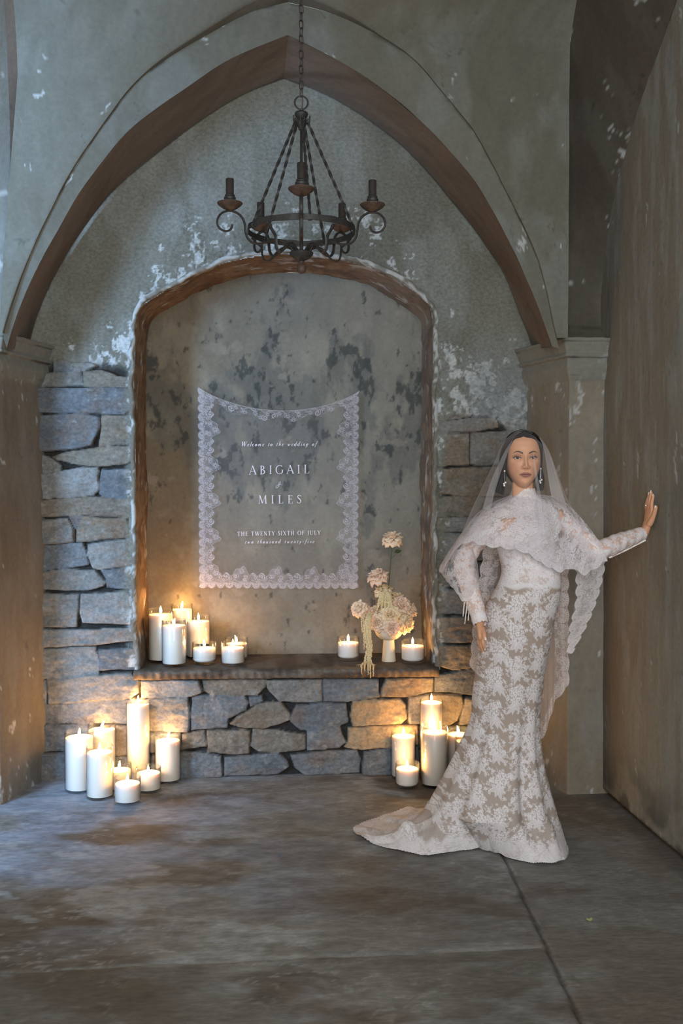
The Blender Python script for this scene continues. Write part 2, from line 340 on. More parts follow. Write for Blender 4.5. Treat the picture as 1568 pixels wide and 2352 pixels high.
# niche opening
no = [(318,1541),(316,1500),(314,1400),(312,1200),(310,1000),(309,850),(311,760),(316,722),(330,700),(372,672),(420,645),(470,620),(530,600),(600,588),(660,584),(720,588),(780,597),(840,611),(895,634),(940,662),(972,688),(988,706),(993,740),(994,850),(993,1000),(992,1200),(993,1400),(996,1537)]
NO = catmull(np.array([W(*p) for p in no]), 340)
def inpoly(x, z, P):
    ins = np.zeros(x.shape, bool)
    for k in range(len(P)):
        a = P[k]; b = P[(k+1) % len(P)]
        ins ^= ((a[1] > z) != (b[1] > z)) & (x < (b[0]-a[0])*(z-a[1])/(b[1]-a[1]+1e-12)+a[0])
    return ins
xm = (X[:-1, :-1]+X[1:, 1:])/2; zm = (Z[:-1, :-1]+Z[1:, 1:])/2
hole = inpoly(xm, zm, NO) & (zm > .508)
wb = grid('wall_back', np.stack([X, YW-H, Z], -1), M_ST, {'Col': C}, mask=~hole); struct(wb)

# jamb and reveal of the niche (one skin from the wall face to the niche back)
u = np.linspace(0, 1, len(NO)); T = np.gradient(NO, axis=0); T /= np.linalg.norm(T, axis=1)[:, None]; N = np.stack([T[:, 1], -T[:, 0]], 1)
cen = NO.mean(0); N *= np.sign(((cen-NO)*N).sum(1))[:, None]                # points into the niche
arc = np.r_[0, np.cumsum(np.linalg.norm(np.diff(NO, axis=0), axis=1))]
ds = [(-.022, -.012), (-.014, -.019), (-.004, -.014), (.0, -.004)]+[(.0, y) for y in np.linspace(.006, YN-YW+.02, 60)]
rows = []; cols = []
for k, (off, dy) in enumerate(ds):
    nn = fbm(arc*14, np.full_like(arc, dy*5), 91, 4); n2 = fbm(arc*5, np.full_like(arc, dy*4), 92, 4); n4 = fbm(arc*30, np.full_like(arc, dy*30), 94, 4)
    o2 = off+(.018*(nn-.5)+.018*(n2-.5) if k > 2 else .026*(nn-.5)+.016*(n2-.5))+.008*(n4-.5)
    p = NO+N*o2[:, None]; rows.append(np.stack([p[:, 0], YW+dy+(.006 if k < 4 else 0)*(nn-.5), p[:, 1]], 1))
    c = mixc(rgb(172, 140, 110), rgb(148, 116, 90), ss(.4, .6, n2)); c = mixc(c, rgb(200, 172, 144), .6*ss(.56, .66, nn)); c = mixc(c, rgb(120, 108, 98), .7*ss(.62, .66, n4))
    rightside = ss(.1, .6, NO[:, 0]); c = mixc(c, mixc(rgb(178, 164, 148), rgb(140, 130, 120), ss(.45, .6, nn)), .75*rightside)
    c = mixc(c, WHITE, .8*ss(.56, .62, fbm(arc*11+3*fbm(arc*3, np.full_like(arc, dy*6), 97), np.full_like(arc, dy*14+k*.0), 95, 6, .65)+(-.01 if k < 4 else -.06)))
    if k < 4: c = mixc(mixc(c, G1*.9, .8), WHITE, .9*ss(.52, .58, fbm(arc*16, arc*5+k*.3, 98, 5, .62)))
    cols.append(c)
struct(grid('trim_1', np.array(rows), M_PL, {'Col': np.array(cols)}))
# back of the niche
xs = np.arange(-.86, .87, .006); zs = np.arange(.4, 2.62, .006); X, Z = np.meshgrid(xs, zs)
mold = ss(.52, .66, fbm(X*7, Z*3.2, 102, 6, .62)+.22*np.exp(-((Z-1.85)/.38)**2)-.12)
C = mixc(rgb(166, 160, 146), rgb(150, 134, 112), ss(.2, -.7, X)*.9); C = mixc(C, rgb(152, 136, 114), .5*ss(1.5, .8, Z))
C = mixc(C, rgb(188, 178, 158), .4*ss(.55, .68, fbm(X*6, Z*5, 103, 5)))
C = mixc(C, rgb(116, 118, 114), .55*mold); C = mixc(C, rgb(74, 78, 76), .7*ss(.62, .72, fbm(X*26, Z*15, 104, 5, .6)+.14*mold-.06))
C = mixc(C, rgb(186, 172, 156), .5*ss(.75, .77, fbm(X*8, Z*10, 105, 4))); C = C*(.85+.3*fbm(X*18, Z*9, 106, 4))[..., None]
Hh = .006*fbm(X*5, Z*5, 107, 5)
struct(grid('wall_niche', np.stack([X, YN-Hh, Z], -1), M_PL, {'Col': C}))
# stone shelf slab with a chiselled front edge
xs = np.linspace(-.752, .772, 300)
prof_ = [(YN, .548), (5.2, .549), (5.05, .55), (4.992, .549), (4.982, .545), (4.978, .538), (4.980, .525), (4.984, .512), (4.992, .502), (5.03, .498), (5.2, .498), (YN, .498)]
rows = []; cols = []
for i, (y, z) in enumerate(prof_):
    n = fbm(xs*26, np.full_like(xs, i*1.3), 111, 3); f = 1 if 3 <= i <= 8 else .15
    rows.append(np.stack([xs, y-.016*f*(n-.5)-.003*f*np.sin(xs*150+2*n), z+.004*(fbm(xs*12, np.full_like(xs, i*2.), 112)-.5)], 1))
    cols.append(mixc(rgb(86, 74, 64), rgb(124, 112, 100), ss(.4, .66, fbm(xs*9, np.full_like(xs, y*20+z*30), 113, 5))))
R = np.array(rows); Cc = np.array(cols)
R = np.concatenate([R[:, :1]*0+[(-.752, 5.2, .52)], R, R[:, :1]*0+[(.772, 5.2, .52)]], 1); Cc = np.concatenate([Cc[:, :1], Cc, Cc[:, -1:]], 1)
struct(grid('trim_2', R, surfmat('shelf_stone', mult=.66, scale=50, amt=.3, bump=.6, bscale=60, rough=.7, spec=.35), {'Col': Cc}))

# ---- back arch
inn = [(1222,800),(1218,780),(1194,721),(1171,658),(1151,615),(1119,568),(1088,524),(1041,465),(993,406),(950,359),(900,314),(850,276),(790,238),(720,203),(652,179)]
inl = [(652,179),(580,205),(513,241),(446,286),(384,333),(326,379),(268,429),(219,487),(170,558),(129,625),(96,696),(74,759),(66,800)]
out = [(1268,795),(1261,773),(1242,721),(1218,662),(1190,599),(1163,544),(1127,477),(1088,410),(1049,367),(1009,319),(950,264),(900,222),(850,184),(790,146),(720,108),(661,80)]
outl = [(661,80),(580,112),(513,143),(429,201),(357,250),(290,304),(232,375),(179,446),(134,527),(89,607),(49,696),(27,759),(15,800)]
band = [(1284,800),(1277,773),(1265,721),(1253,662),(1234,591),(1206,532),(1171,461),(1127,370),(1084,296),(1029,229),(950,134),(880,88),(800,45),(720,18),(661,6)]
bandl = [(661,6),(580,25),(491,72),(384,134),(313,188),(259,257),(165,393),(130,460),(94,531),(67,594),(40,665),(18,737),(8,775)]
def cv(p, Y, n):
    C = catmull(np.array([atY(a, b, Y) for a, b in p]), n); k = np.exp(-np.linspace(-1.8, 1.8, 23)**2); k /= k.sum(); E = C.copy()
    for j in range(3):
        q = np.r_[2*C[0, j]-C[11:0:-1, j], C[:, j], 2*C[-1, j]-C[-2:-13:-1, j]]; E[:, j] = np.convolve(q, k, 'valid')
    return E
NA = 160
IR, IL = cv(inn, YW-.02, NA), cv(inl, YW-.02, NA); OR, OL = cv(out, YF, NA), cv(outl, YF, NA); BR_, BL = cv(band, YF-.02, NA), cv(bandl, YF-.02, NA)
def loft(A, B, n, s, amp=.004):
    t = np.linspace(0, 1, n)[:, None, None]; P = A[None]*(1-t)+B[None]*t
    return P+amp*(fbm(P[..., 0]*6+P[..., 1]*5, P[..., 2]*6, s)-.5)[..., None]
for nm, A, B in (('trim_3', IR, OR), ('trim_4', IL, OL)):
    P = loft(A, B, 50, 120); q = fbm(P[..., 1]*20, P[..., 2]*4+P[..., 0]*4, 121, 4)
    C = plaster(P[..., 0]+P[..., 1], P[..., 2], BR1, BR2, rgb(138, 124, 112), 122)*(.85+.3*q)[..., None]
    struct(grid(nm, P, M_PL, {'Col': C}))
for nm, A, B in (('trim_5', OR, BR_), ('trim_6', OL, BL)):
    P = loft(A, B, 26, 130, .006); t = np.linspace(0, 1, 26)[:, None]+0*P[..., 0]
    C = plaster(P[..., 0], P[..., 2], G1*.88, G2, G3*.9, 131, chips=.1+0*t, chipthr=.74)
    C = mixc(C, rgb(92, 90, 84), .8*ss(.9, 1.0, t)*ss(.55, .62, fbm(P[..., 0]*9, P[..., 2]*9, 132, 4)))
    struct(grid(nm, P, M_PL, {'Col': C}))
# ---- side arches and vault webs: horizontal section at each height runs back arch -> groin -> side arch
def side_out(s):     # lower edge of the side arch on the room side
    L = [(1285,785),(1277,749),(1271,650),(1268,571),(1267,473),(1271,394),(1277,335),(1287,236),(1297,166),(1305,118),(1324,0)]
    return np.array([atX(a, b, 1.285) for a, b in L])
def side_in():       # where the soffit meets the side wall
    L = [(1397,790),(1387,709),(1395,631),(1407,532),(1423,445),(1439,374),(1458,300),(1490,189),(1525,79),(1553,0)]
    return np.array([atX(a, b, 1.525) for a, b in L])
SO = side_out(1); SI = side_in()
SO = np.vstack([SO, [[1.285, 4.05, 3.85], [1.285, 3.55, 4.10], [1.285, 3.0, 4.22]]]); SI = np.vstack([SI, [[1.53, 3.6, 3.58], [1.53, 3.2, 3.72], [1.53, 2.9, 3.78]]])
SOc = catmull(SO, NA); SIc = catmull(SI, NA)
SL = np.array([[-1.29, 4.67, 2.13], [-1.287, 4.65, 2.19], [-1.267, 4.66, 2.53], [-1.243, 4.64, 2.82], [-1.228, 4.60, 2.98], [-1.206, 4.50, 3.22], [-1.19, 4.35, 3.59], [-1.2, 4.05, 3.85], [-1.22, 3.55, 4.10], [-1.22, 3.0, 4.22]])
SLc = catmull(SL, NA)
P = loft(SLc, SLc+[.034, .03, 0], 8, 143, .003); C = plaster(P[..., 1]*1.3, P[..., 2], BR1, BR2, rgb(138, 124, 112), 144)
struct(grid('trim_9', P, M_PL, {'Col': C}))
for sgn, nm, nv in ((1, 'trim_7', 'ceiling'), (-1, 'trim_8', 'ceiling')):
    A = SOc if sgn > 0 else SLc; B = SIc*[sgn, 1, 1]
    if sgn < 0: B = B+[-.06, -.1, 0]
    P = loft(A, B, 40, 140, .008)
    if sgn > 0: C = plaster(P[..., 1]*1.3, P[..., 2], rgb(112, 104, 94), rgb(102, 94, 84), rgb(118, 112, 102), 141, chips=.10+0*P[..., 0], chipthr=.72)  # darker paint, with this soffit's shade mixed into the colour
    else: C = plaster(P[..., 1]*1.3, P[..., 2], rgb(176, 182, 186), G3, rgb(150, 150, 146), 142, chips=.5+0*P[..., 0], chipthr=.7)  # pale blue-grey: daylight on the left soffit painted into its colour
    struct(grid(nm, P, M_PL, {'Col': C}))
    # web
    bc = (BR_ if sgn > 0 else BL[::-1]); bc = bc[np.argsort(bc[:, 2])]
    zz = np.r_[np.linspace(2.14, 3.66, 150), np.linspace(3.68, 4.2, 12)]
    xa = np.interp(zz, bc[:, 2], bc[:, 0]); xa[zz > 3.66] = .014; SD = SOc if sgn > 0 else SLc+[.034, .03, 0]; xs_ = np.interp(zz, SD[:, 2], SD[:, 0])
    ysd = np.interp(zz, SD[:, 2], SD[:, 1])
    rows = []
    t = np.linspace(0, 1, 110)
    for z, x, y, xe in zip(zz, xa, ysd, xs_):
        x = x if abs(x) < abs(xe)-.015 else xe-.015*sgn; y = min(y, YF-.04)
        p0 = np.array([x, YF-.02]); p2 = np.array([xe, y]); d = min(abs(p2[0]-x), abs(YF-y)); c = np.array([x, y])
        # straight - rounded corner - straight
        k = .45
        a = c+(p0-c)*min(1, k); b = c+(p2-c)*min(1, k)
        pts = []
        for s_ in t:
            if s_ < .33: pts.append(p0+(a-p0)*(s_/.33))
            elif s_ < .67:
                q = (s_-.33)/.34; pts.append(a*(1-q)**2+2*c*q*(1-q)+b*q*q)
            else: pts.append(b+(p2-b)*((s_-.67)/.33))
        rows.append(np.c_[np.array(pts), np.full(len(t), z)])
    P = np.array(rows); P = P+.012*(fbm(P[..., 0]*3+P[..., 1]*2, P[..., 2]*3, 150)-.5)[..., None]
    C = plaster(P[..., 0]*1.1+P[..., 1], P[..., 2], rgb(148, 147, 136), rgb(136, 133, 120), rgb(156, 156, 148), 151, chips=.03+0*P[..., 0], chipthr=.80)
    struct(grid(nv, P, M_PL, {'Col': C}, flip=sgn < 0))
# crown of the bay and its front half, out of the picture, closes the room overhead
P = np.array([[(x, y, 4.2-.0*abs(x)) for x in np.linspace(-1.3, 1.3, 8)] for y in np.linspace(1.6, 4.6, 8)])
struct(grid('ceiling', P, M_PL, {'Col': np.tile(G2, (64, 1))}))

# ---- right wall
ys = np.arange(-1.0, 4.72, .012); zs = np.r_[np.arange(-.02, 4.3, .012)]; Yg, Z = np.meshgrid(ys, zs)
Xw = 1.504+(4.64-Yg)*.040
C = plaster(Yg*1.6, Z, rgb(182, 178, 166), rgb(168, 160, 146), rgb(184, 186, 180), 160, streak=2.2, chips=.05+.35*ss(.7, .1, Z)+.25*ss(4.3, 3.8, Yg)*ss(1.2, 2.4, Z), chipthr=.78, chipscale=(22, 4.5))
C = mixc(C, rgb(120, 98, 78), .6*ss(4.25, 4.6, Yg)*ss(1.9, 1.0, Z))  # brown shadow beside the pier, painted into the wall colour
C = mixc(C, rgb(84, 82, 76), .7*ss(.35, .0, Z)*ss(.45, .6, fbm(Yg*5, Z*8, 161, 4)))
Xw = Xw-.012*(fbm(Yg*1.5, Z*1.2, 162, 4)-.5)-.006*(fbm(Yg*9, Z*3, 163, 4)-.5)+.03*ss(.03, .0, Z)
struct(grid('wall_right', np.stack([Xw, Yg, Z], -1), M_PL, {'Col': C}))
# unseen left wall stub, added to block the left light from the near floor
P = np.array([[(-1.62, y, z) for y in np.linspace(-1.4, 2.45, 12)] for z in np.linspace(0, 4.3, 12)]); struct(grid('wall_left_blocker', P, M_PL, {'Col': np.tile(G2, (144, 1))}))
P = np.array([[(x, 2.45, z) for x in np.linspace(-2.1, -1.62, 4)] for z in np.linspace(0, 4.3, 12)]); struct(grid('wall_left_blocker_return', P, M_PL, {'Col': np.tile(G2, (48, 1))}))
# ---- piers with moulded capitals
CAPZ = 2.155
cprof = [(0.0, 1.955), (.004, 1.962), (.010, 1.975), (.016, 1.990), (.020, 2.005), (.026, 2.020), (.024, 2.045), (.020, 2.062), (.036, 2.068), (.040, 2.078), (.034, 2.086), (.040, 2.10), (.046, 2.118), (.052, 2.128), (.050, 2.134), (.060, 2.142), (.062, 2.152), (.056, CAPZ), (-.2, CAPZ+.001)]
def pier(plan, nm, tone, seed):
    """plan: (x,y) of the visible faces, ordered; extruded with the capital profile on top"""
    plan = np.array(plan, float); seg = np.diff(plan, axis=0); n = np.stack([seg[:, 1], -seg[:, 0]], 1); n /= np.linalg.norm(n, axis=1)[:, None]
    c = np.array([2.2*np.sign(plan[:, 0].mean()), 5.4]); n *= np.sign(((plan[:-1]-c)*n).sum(1))[:, None]
    off = []
    for i in range(len(plan)):
        a = n[max(i-1, 0)]; b = n[min(i, len(n)-1)]; m = a+b; m /= (1+a@b) if abs(1+a@b) > .1 else 1; off.append(m)
    off = np.array(off)
    path = []; pn = []
    for i in range(len(plan)-1):
        k = max(2, int(np.linalg.norm(seg[i])/.010)); t = np.linspace(0, 1, k, endpoint=(i == len(plan)-2))[:, None]
        path.append(plan[i]*(1-t)+plan[i+1]*t); pn.append(off[i]*(1-t)+off[i+1]*t)
    path = np.concatenate(path); pn = np.concatenate(pn); s = np.r_[0, np.cumsum(np.linalg.norm(np.diff(path, axis=0), axis=1))]
    zs = np.r_[np.arange(-.01, 1.95, .014)]
    prof = [(0, z) for z in zs]
    for (o0, z0), (o1, z1) in zip(cprof[:-1], cprof[1:]):
        for t in (0, .5): prof.append((o0+(o1-o0)*t, z0+(z1-z0)*t))
    prof.append(cprof[-1]); P = []; Cc = []
    for o_, z in prof:
        w = .006*(fbm(s*12, np.full_like(s, z*5), seed, 4)-.5)*(1 if z < 1.95 else .8)
        q = path+pn*(o_+w)[:, None]; P.append(np.c_[q, np.full(len(s), z+(.004*(vn(s*40, s*0+z*50, seed)-.5) if z > 1.95 else 0))])
    P = np.array(P); S = s[None]+0*P[..., 0]; Z = P[..., 2]
    cor = np.min(np.abs(S[..., None]-np.r_[0, np.cumsum(np.linalg.norm(seg, axis=1))][None, None, 1:-1]), -1) if len(plan) > 2 else S*0+1
    chips = .04+.6*np.exp(-((Z-1.93)/.07)**2)+.45*np.exp(-(cor/.012)**2)*ss(1.2, 1.7, Z)
    C = plaster(S+seed, Z, tone[0], tone[1], tone[2], seed, streak=1.5, chips=chips, chipthr=.74, chipscale=(26, 9))
    C = mixc(C, rgb(164, 166, 158), .7*ss(1.95, 1.97, Z)); gro = np.exp(-((Z-2.066)/.004)**2)+.8*np.exp(-((Z-2.136)/.003)**2)+.5*np.exp(-((Z-1.985)/.002)**2)
    C = mixc(C, rgb(62, 60, 56), np.clip(gro, 0, 1)*.75*ss(.4, .55, fbm(S*9, Z*2, seed+3, 3)))
    return struct(grid(nm, P, M_PL, {'Col': C}))
pier([(1.215, 5.06), (1.334, 4.649), (1.56, 4.66)], 'wall_pier_right', (rgb(176, 166, 150), rgb(164, 152, 134), rgb(172, 168, 158)), 170)
pier([(-1.195, 5.06), (-1.305, 4.635), (-1.62, 4.60), (-1.66, 5.3)], 'wall_pier_left', (rgb(158, 148, 134), rgb(144, 132, 118), rgb(162, 156, 146)), 180)
# ---------------------------------------------------------------- candles
def glassmat():
    m = bpy.data.materials.new('clear_glass'); m.use_nodes = True; nt = m.node_tree; L = nt.links
    for n in list(nt.nodes): nt.nodes.remove(n)
    out = nd(nt, 'ShaderNodeOutputMaterial'); mx = nd(nt, 'ShaderNodeMixShader'); t = nd(nt, 'ShaderNodeBsdfTransparent'); g = nd(nt, 'ShaderNodeBsdfGlossy')
    t.inputs[0].default_value = (.97, .985, .98, 1); g.inputs['Roughness'].default_value = .03
    f = nd(nt, 'ShaderNodeLayerWeight'); f.inputs[0].default_value = .35; mr = nd(nt, 'ShaderNodeMapRange'); mr.inputs[3].default_value = .05; mr.inputs[4].default_value = .85
    L.new(f.outputs['Facing'], mr.inputs[0]); pw = nd(nt, 'ShaderNodeMath', operation='POWER'); pw.inputs[1].default_value = 1.6
    L.new(mr.outputs[0], pw.inputs[0]); L.new(pw.outputs[0], mx.inputs[0]); L.new(t.outputs[0], mx.inputs[1]); L.new(g.outputs[0], mx.inputs[2]); L.new(mx.outputs[0], out.inputs[0])
    return m
M_GL = glassmat()
M_WX = plain('candle_wax', tuple(rgb(230, 218, 210)), rough=.4, sss=.35, ssr=(1, .55, .3), ssc=.03)
M_WK = plain('charred_wick', tuple(rgb(40, 32, 28)), rough=.9)
M_FLM = plain('flame', (0, 0, 0), emit=(1, .62, .26), es=40)
FLAME_W = 1.6
def candle(cx, rim, base, wpx, z0, label, group, lean=0, fl=1.0, gap=.03, rounded=False, lit=True):
    # stands on the plane z0; base = lowest pixel row of the foot, rim = height of the glass rim
    f = atZ(cx, base, z0); r = wpx/F*np.linalg.norm(f[:2])/2*.995
    d = f[:2]/np.linalg.norm(f[:2]); c = f[:2]+d*r
    H = atY(cx, rim, c[1])[2]-z0
    t = empty('pillar_candle' if H > .2 else 'votive_candle', (c[0], c[1], z0+.0005)); tag(t, label, 'candle', group)
    g = MB(); th = .003; b = .010
    pr = [(.0005, 0), (r-.006, 0), (r-.001, .003), (r, .010), (r, H-.002), (r-.0012, H), (r-th, H-.002), (r-th, .02), (r-th-.006, b+.002), (.0005, b)]
    if rounded: pr = [(.0005, 0), (r-.014, 0), (r-.007, .003), (r-.001, .018), (r, .03), (r, H-.002), (r-.0012, H), (r-th, H-.002), (r-th, .034), (r-.010, b+.006), (.0005, b)]
    g.lathe(pr, 40, cap=False); g.build('glass', M_GL, t)
    R = r-th-.0012; wt = H-gap; wz = MB(); rr = .020 if rounded else .007
    wp = [(.0005, b+.0015), (R-rr, b+.0015)]+[(R-rr*(1-math.sin(a)), b+.0015+rr*(1-math.cos(a))) for a in np.linspace(.3, math.pi/2, 5)]+[(R, wt-.004), (R-.002, wt), (R-.008, wt-.0025), (R*.4, wt-.0035), (.0005, wt-.004)]
    wz.lathe(wp, 40, cap=False); wz.build('wax', M_WX, t)
    MB().tube([(0, 0, wt-.005), (.0005, 0, wt+.002), (.001*(1+lean), 0, wt+.008)], .0011, 6).build('wick', M_WK, t)
    if lit:
        h = .040*fl; q = MB(); P = []; Rr = []
        for s in np.linspace(0, 1, 14):
            P.append((lean*.014*s*s, 0, wt+.004+h*s)); Rr.append(max(.0003, .0073*fl**.5*(math.sin(math.pi*min(1, s*1.0)**.72)**.9)*(1-.25*s)))
        fo = q.tube(P, Rr, 12, cap=True).build('flame', M_FLM, t)
        l = bpy.data.lights.new('candle_glow', 'POINT'); l.energy = FLAME_W*fl*(.62 if z0 > 0 else 1); l.color = (1, .50, .15); l.shadow_soft_size = .012
        lo = bpy.data.objects.new('candle_glow', l); COL.objects.link(lo); lo.parent = t; lo.location = (0, 0, wt+.004+h*.6)
    return t
GA, GB, GC, GD = 'candles on the floor left of the niche', 'candles on the floor beside the gown', 'candles at the left end of the shelf', 'candles beside the vase on the shelf'
candle(183, 1679, 1825, 66, 0, 'tall white candle in clear glass, leftmost of the floor candles by the left pier', GA, .2)
candle(234.5, 1662, 1806, 64, 0, 'tall white candle in glass standing behind the two front tall ones, flame leaning right', GA, 1.0)
candle(229.5, 1713, 1841, 62, 0, 'tall white candle in glass at the front of the left floor cluster', GA, .1)
candle(318, 1612, 1800, 55, 0, 'tallest white candle of the left floor cluster against the stone wall', GA, .1, gap=.012)
candle(385.5, 1687, 1803, 60, 0, 'white candle in glass, rightmost of the left floor cluster', GA, .8)
candle(274, 1754, 1822, 56, 0, 'short white candle half hidden behind the front tall and short candles', GA, .3)
candle(293, 1784, 1853, 61, 0, 'short white candle in glass nearest the viewer on the left floor', GA, .1)
candle(341, 1761, 1825, 58, 0, 'short white candle in glass in front of the rightmost tall floor candle', GA, -.1, fl=.8)
candle(926, 1677, 1794, 58, 0, 'tall white candle in glass, leftmost beside the gown', GB, .0)
candle(990, 1608, 1796, 54, 0, 'tallest white candle of the right floor cluster below the shelf corner', GB, .0, gap=.012)
candle(997, 1667, 1813, 64, 0, 'wide tall white candle in glass in front of the tallest right one', GB, .0)
candle(934.7, 1751, 1816, 57, 0, 'short white candle in glass at the front of the right floor cluster', GB, .0, rounded=True)
candle(1052, 1673, 1798, 56, 0, 'white candle in glass behind the edge of the gown, flame leaning left', GB, -.5)
candle(1074, 1688, 1816, 60, 0, 'white candle in glass mostly covered by the gown, no flame in view', GB, .0, lit=False)
ZS = .5505
candle(369.5, 1398, 1524, 59, ZS, 'tall white candle in glass at the far left end of the shelf', GC, .0)
candle(418, 1387, 1512, 50, ZS, 'white candle in glass behind the others at the left of the shelf', GC, .3)
candle(400, 1423, 1533, 57, ZS, 'tall white candle in glass standing at the front left of the shelf', GC, .3, fl=.8)
candle(456, 1414, 1516, 54, ZS, 'tall white candle in glass behind the short one on the shelf', GC, .0)
candle(469, 1475, 1529, 56, ZS, 'short white candle in glass touching the tall shelf candles', GC, .0, rounded=True)
candle(543, 1465, 1518, 54, ZS, 'short white candle in glass behind the rightmost of the left shelf group', GC, -.6)
candle(535, 1474, 1531, 56, ZS, 'short white candle in glass, front one of the separate pair on the shelf', GC, .0)
candle(799.5, 1463, 1520, 53, ZS, 'short white candle in glass left of the footed vase', GD, .0, rounded=True)
candle(947.5, 1470, 1527, 56, ZS, 'short white candle with rounded base right of the footed vase', GD, -.1, rounded=True)
# ---------------------------------------------------------------- wrought iron chandelier on its chain
M_IR = surfmat('wrought_iron', col=tuple(rgb(46, 44, 43)), rough=.55, scale=80, amt=.4, bump=.5, bscale=120, bdist=.002, spec=.5)
M_RU = surfmat('rusty_iron', col=tuple(rgb(76, 60, 50)), rough=.6, scale=70, amt=.45, bump=.5, bscale=110, bdist=.002, spec=.45)
M_SL = surfmat('dark_sleeve', col=tuple(rgb(50, 45, 42)), rough=.7, scale=70, amt=.3)
YC = 4.0; pc = atY(692, 530, YC); zr = pc[2]; cxx = pc[0]
ch = empty('chandelier', (cxx, YC, 0)); tag(ch, 'black wrought iron ring chandelier with five scrolled candle arms hanging on a chain', 'chandelier')
def Zc(py): return atY(692, py, YC)[2]
angs = [math.radians(a) for a in (-91, -19, 53, 125, 197)]
# ring band (hammered flat iron)
m = MB(); n = 72; Rr = .213; a = np.linspace(0, 2*math.pi, n, endpoint=False); rr = Rr+.0012*np.sin(a*17)+.001*np.sin(a*31+1)
h0, h1 = zr-.012, zr+.012; V = []
for dr, z in ((0, h0), (0, h1), (-.004, h1), (-.004, h0)): V += [((r+dr)*math.cos(t), (r+dr)*math.sin(t), z+.0012*math.sin(9*t+z*90)) for r, t in zip(rr, a)]
Q = [(k*n+j, k*n+(j+1) % n, ((k+1) % 4)*n+(j+1) % n, ((k+1) % 4)*n+j) for k in range(4) for j in range(n)]
m.add(V, Q); m.build('ring_band', M_IR, ch, bevel=.001)
# arms
prof_ = [(.026, -.088), (.034, -.080), (.050, -.056), (.070, -.043), (.095, -.038), (.125, -.044), (.155, -.055), (.185, -.060), (.205, -.055), (.222, -.038), (.229, -.012), (.231, .010), (.237, .028), (.252, .046), (.275, .056), (.298, .056), (.320, .047), (.336, .028), (.340, .004), (.330, -.014), (.312, -.022), (.294, -.019), (.283, -.006), (.281, .006)]
AP = catmull([(r, z+zr-.006) for r, z in prof_], 80)
for t in angs:
    P = np.c_[AP[:, 0]*math.cos(t), AP[:, 0]*math.sin(t), AP[:, 1]]
    s = np.linspace(0, 1, 80); rad = [(.0075*(1-.45*max(0, q-.72)/.28), .0042) for q in s]
    side = (-math.sin(t), math.cos(t), 0)
    ar = MB().tube(P, rad, 8, up=side).build('arm', M_IR, ch)
    cz = zr-.006+.058; x, y = .290*math.cos(t), .290*math.sin(t)
    MB().lathe([(.0005, 0), (.010, .001), (.028, .009), (.043, .020), (.049, .027), (.0485, .030), (.040, .0285), (.020, .027), (.0005, .027)], 28, (x, y, cz), cap=False).build('drip_pan', M_RU, ch)
    MB().lathe([(.013, .026), (.013, .034), (.020, .038), (.023, .044), (.023, .050), (.018, .054), (.020, .058), (.015, .064)], 20, (x, y, cz)).build('cup', M_IR, ch)
    MB().lathe([(.0155, .060), (.0155, .120), (.0145, .122), (.012, .122), (.012, .10), (.0005, .10)], 20, (x, y, cz)).build('candle_sleeve', M_SL, ch)
    # loop below the ring beside each arm
    t2 = t+math.radians(36); L = catmull([(.060, -.050), (.10, -.046), (.132, -.062), (.150, -.092), (.165, -.100), (.182, -.094), (.190, -.070), (.200, -.040), (.2085, -.012)], 36)
    P = np.c_[L[:, 0]*math.cos(t), L[:, 0]*math.sin(t), L[:, 1]+zr-.006]
    # suspension rod, twisted square bar
    zt = Zc(282); b = np.array([.205*math.cos(t+.16), .205*math.sin(t+.16), zr+.012]); tp = np.array([.026*math.cos(t+.16), .026*math.sin(t+.16), zt])
    s = np.linspace(0, 1, 60)[:, None]; MB().tube(tp*(1-s)+b*s, .0062, 4, twist=math.pi*5).build('suspension_rod', M_IR, ch)
    for q_, r_, x_ in ((tp+[0, 0, .006], .008, 'y'), (b, .008, 'x'), (b-[0, 0, .015], .009, 'y')): MB().torus(q_, r_, .0025, 14, 6, x_).build('link', M_IR, ch)
    hk = MB(); hk.tube([(.012*math.cos(t+.16), .012*math.sin(t+.16), zt+.008), (.026*math.cos(t+.16), .026*math.sin(t+.16), zt+.006), (.034*math.cos(t+.16), .034*math.sin(t+.16), zt+.012), (.034*math.cos(t+.16), .034*math.sin(t+.16), zt+.024)], .0035, 8); hk.build('hook', M_IR, ch)
for t in angs[0::1]:
    t = t+math.radians(36); L = catmull([(.030, -.075), (.050, -.060), (.075, -.056), (.10, -.070), (.122, -.094), (.140, -.105), (.158, -.098), (.166, -.075), (.168, -.050), (.190, -.030), (.209, -.010)], 40)
    P = np.c_[L[:, 0]*math.cos(t), L[:, 0]*math.sin(t), L[:, 1]+zr-.006]
    MB().tube(P, [(.008, .0035)]*40, 8, up=(-math.sin(t), math.cos(t), 0)).build('scroll_brace', M_IR, ch)
# bottom dish, finial, centre rod, hub
zb = zr-.006
MB().lathe([(.0005, -.080), (.028, -.080), (.044, -.078), (.048, -.082), (.044, -.092), (.030, -.104), (.014, -.112), (.009, -.116)], 32, (0, 0, zb)).build('bottom_dish', M_IR, ch)
MB().lathe([(.0005, -.112), (.010, -.114), (.008, -.120), (.011, -.126), (.017, -.132), (.020, -.142), (.018, -.152), (.012, -.160), (.006, -.163), (.0005, -.164)], 28, (0, 0, zb), cap=False).build('finial', M_RU, ch)
zt = Zc(282); MB().tube([(0, 0, zb-.085), (0, 0, zt-.01)], .0055, 8).build('centre_rod', M_IR, ch)
MB().lathe([(.0005, -.030), (.010, -.028), (.013, -.018), (.020, -.008), (.022, .006), (.018, .016), (.024, .024), (.027, .034), (.024, .040), (.012, .046), (.0005, .048)], 24, (0, 0, zt), cap=False).build('hub', M_IR, ch)
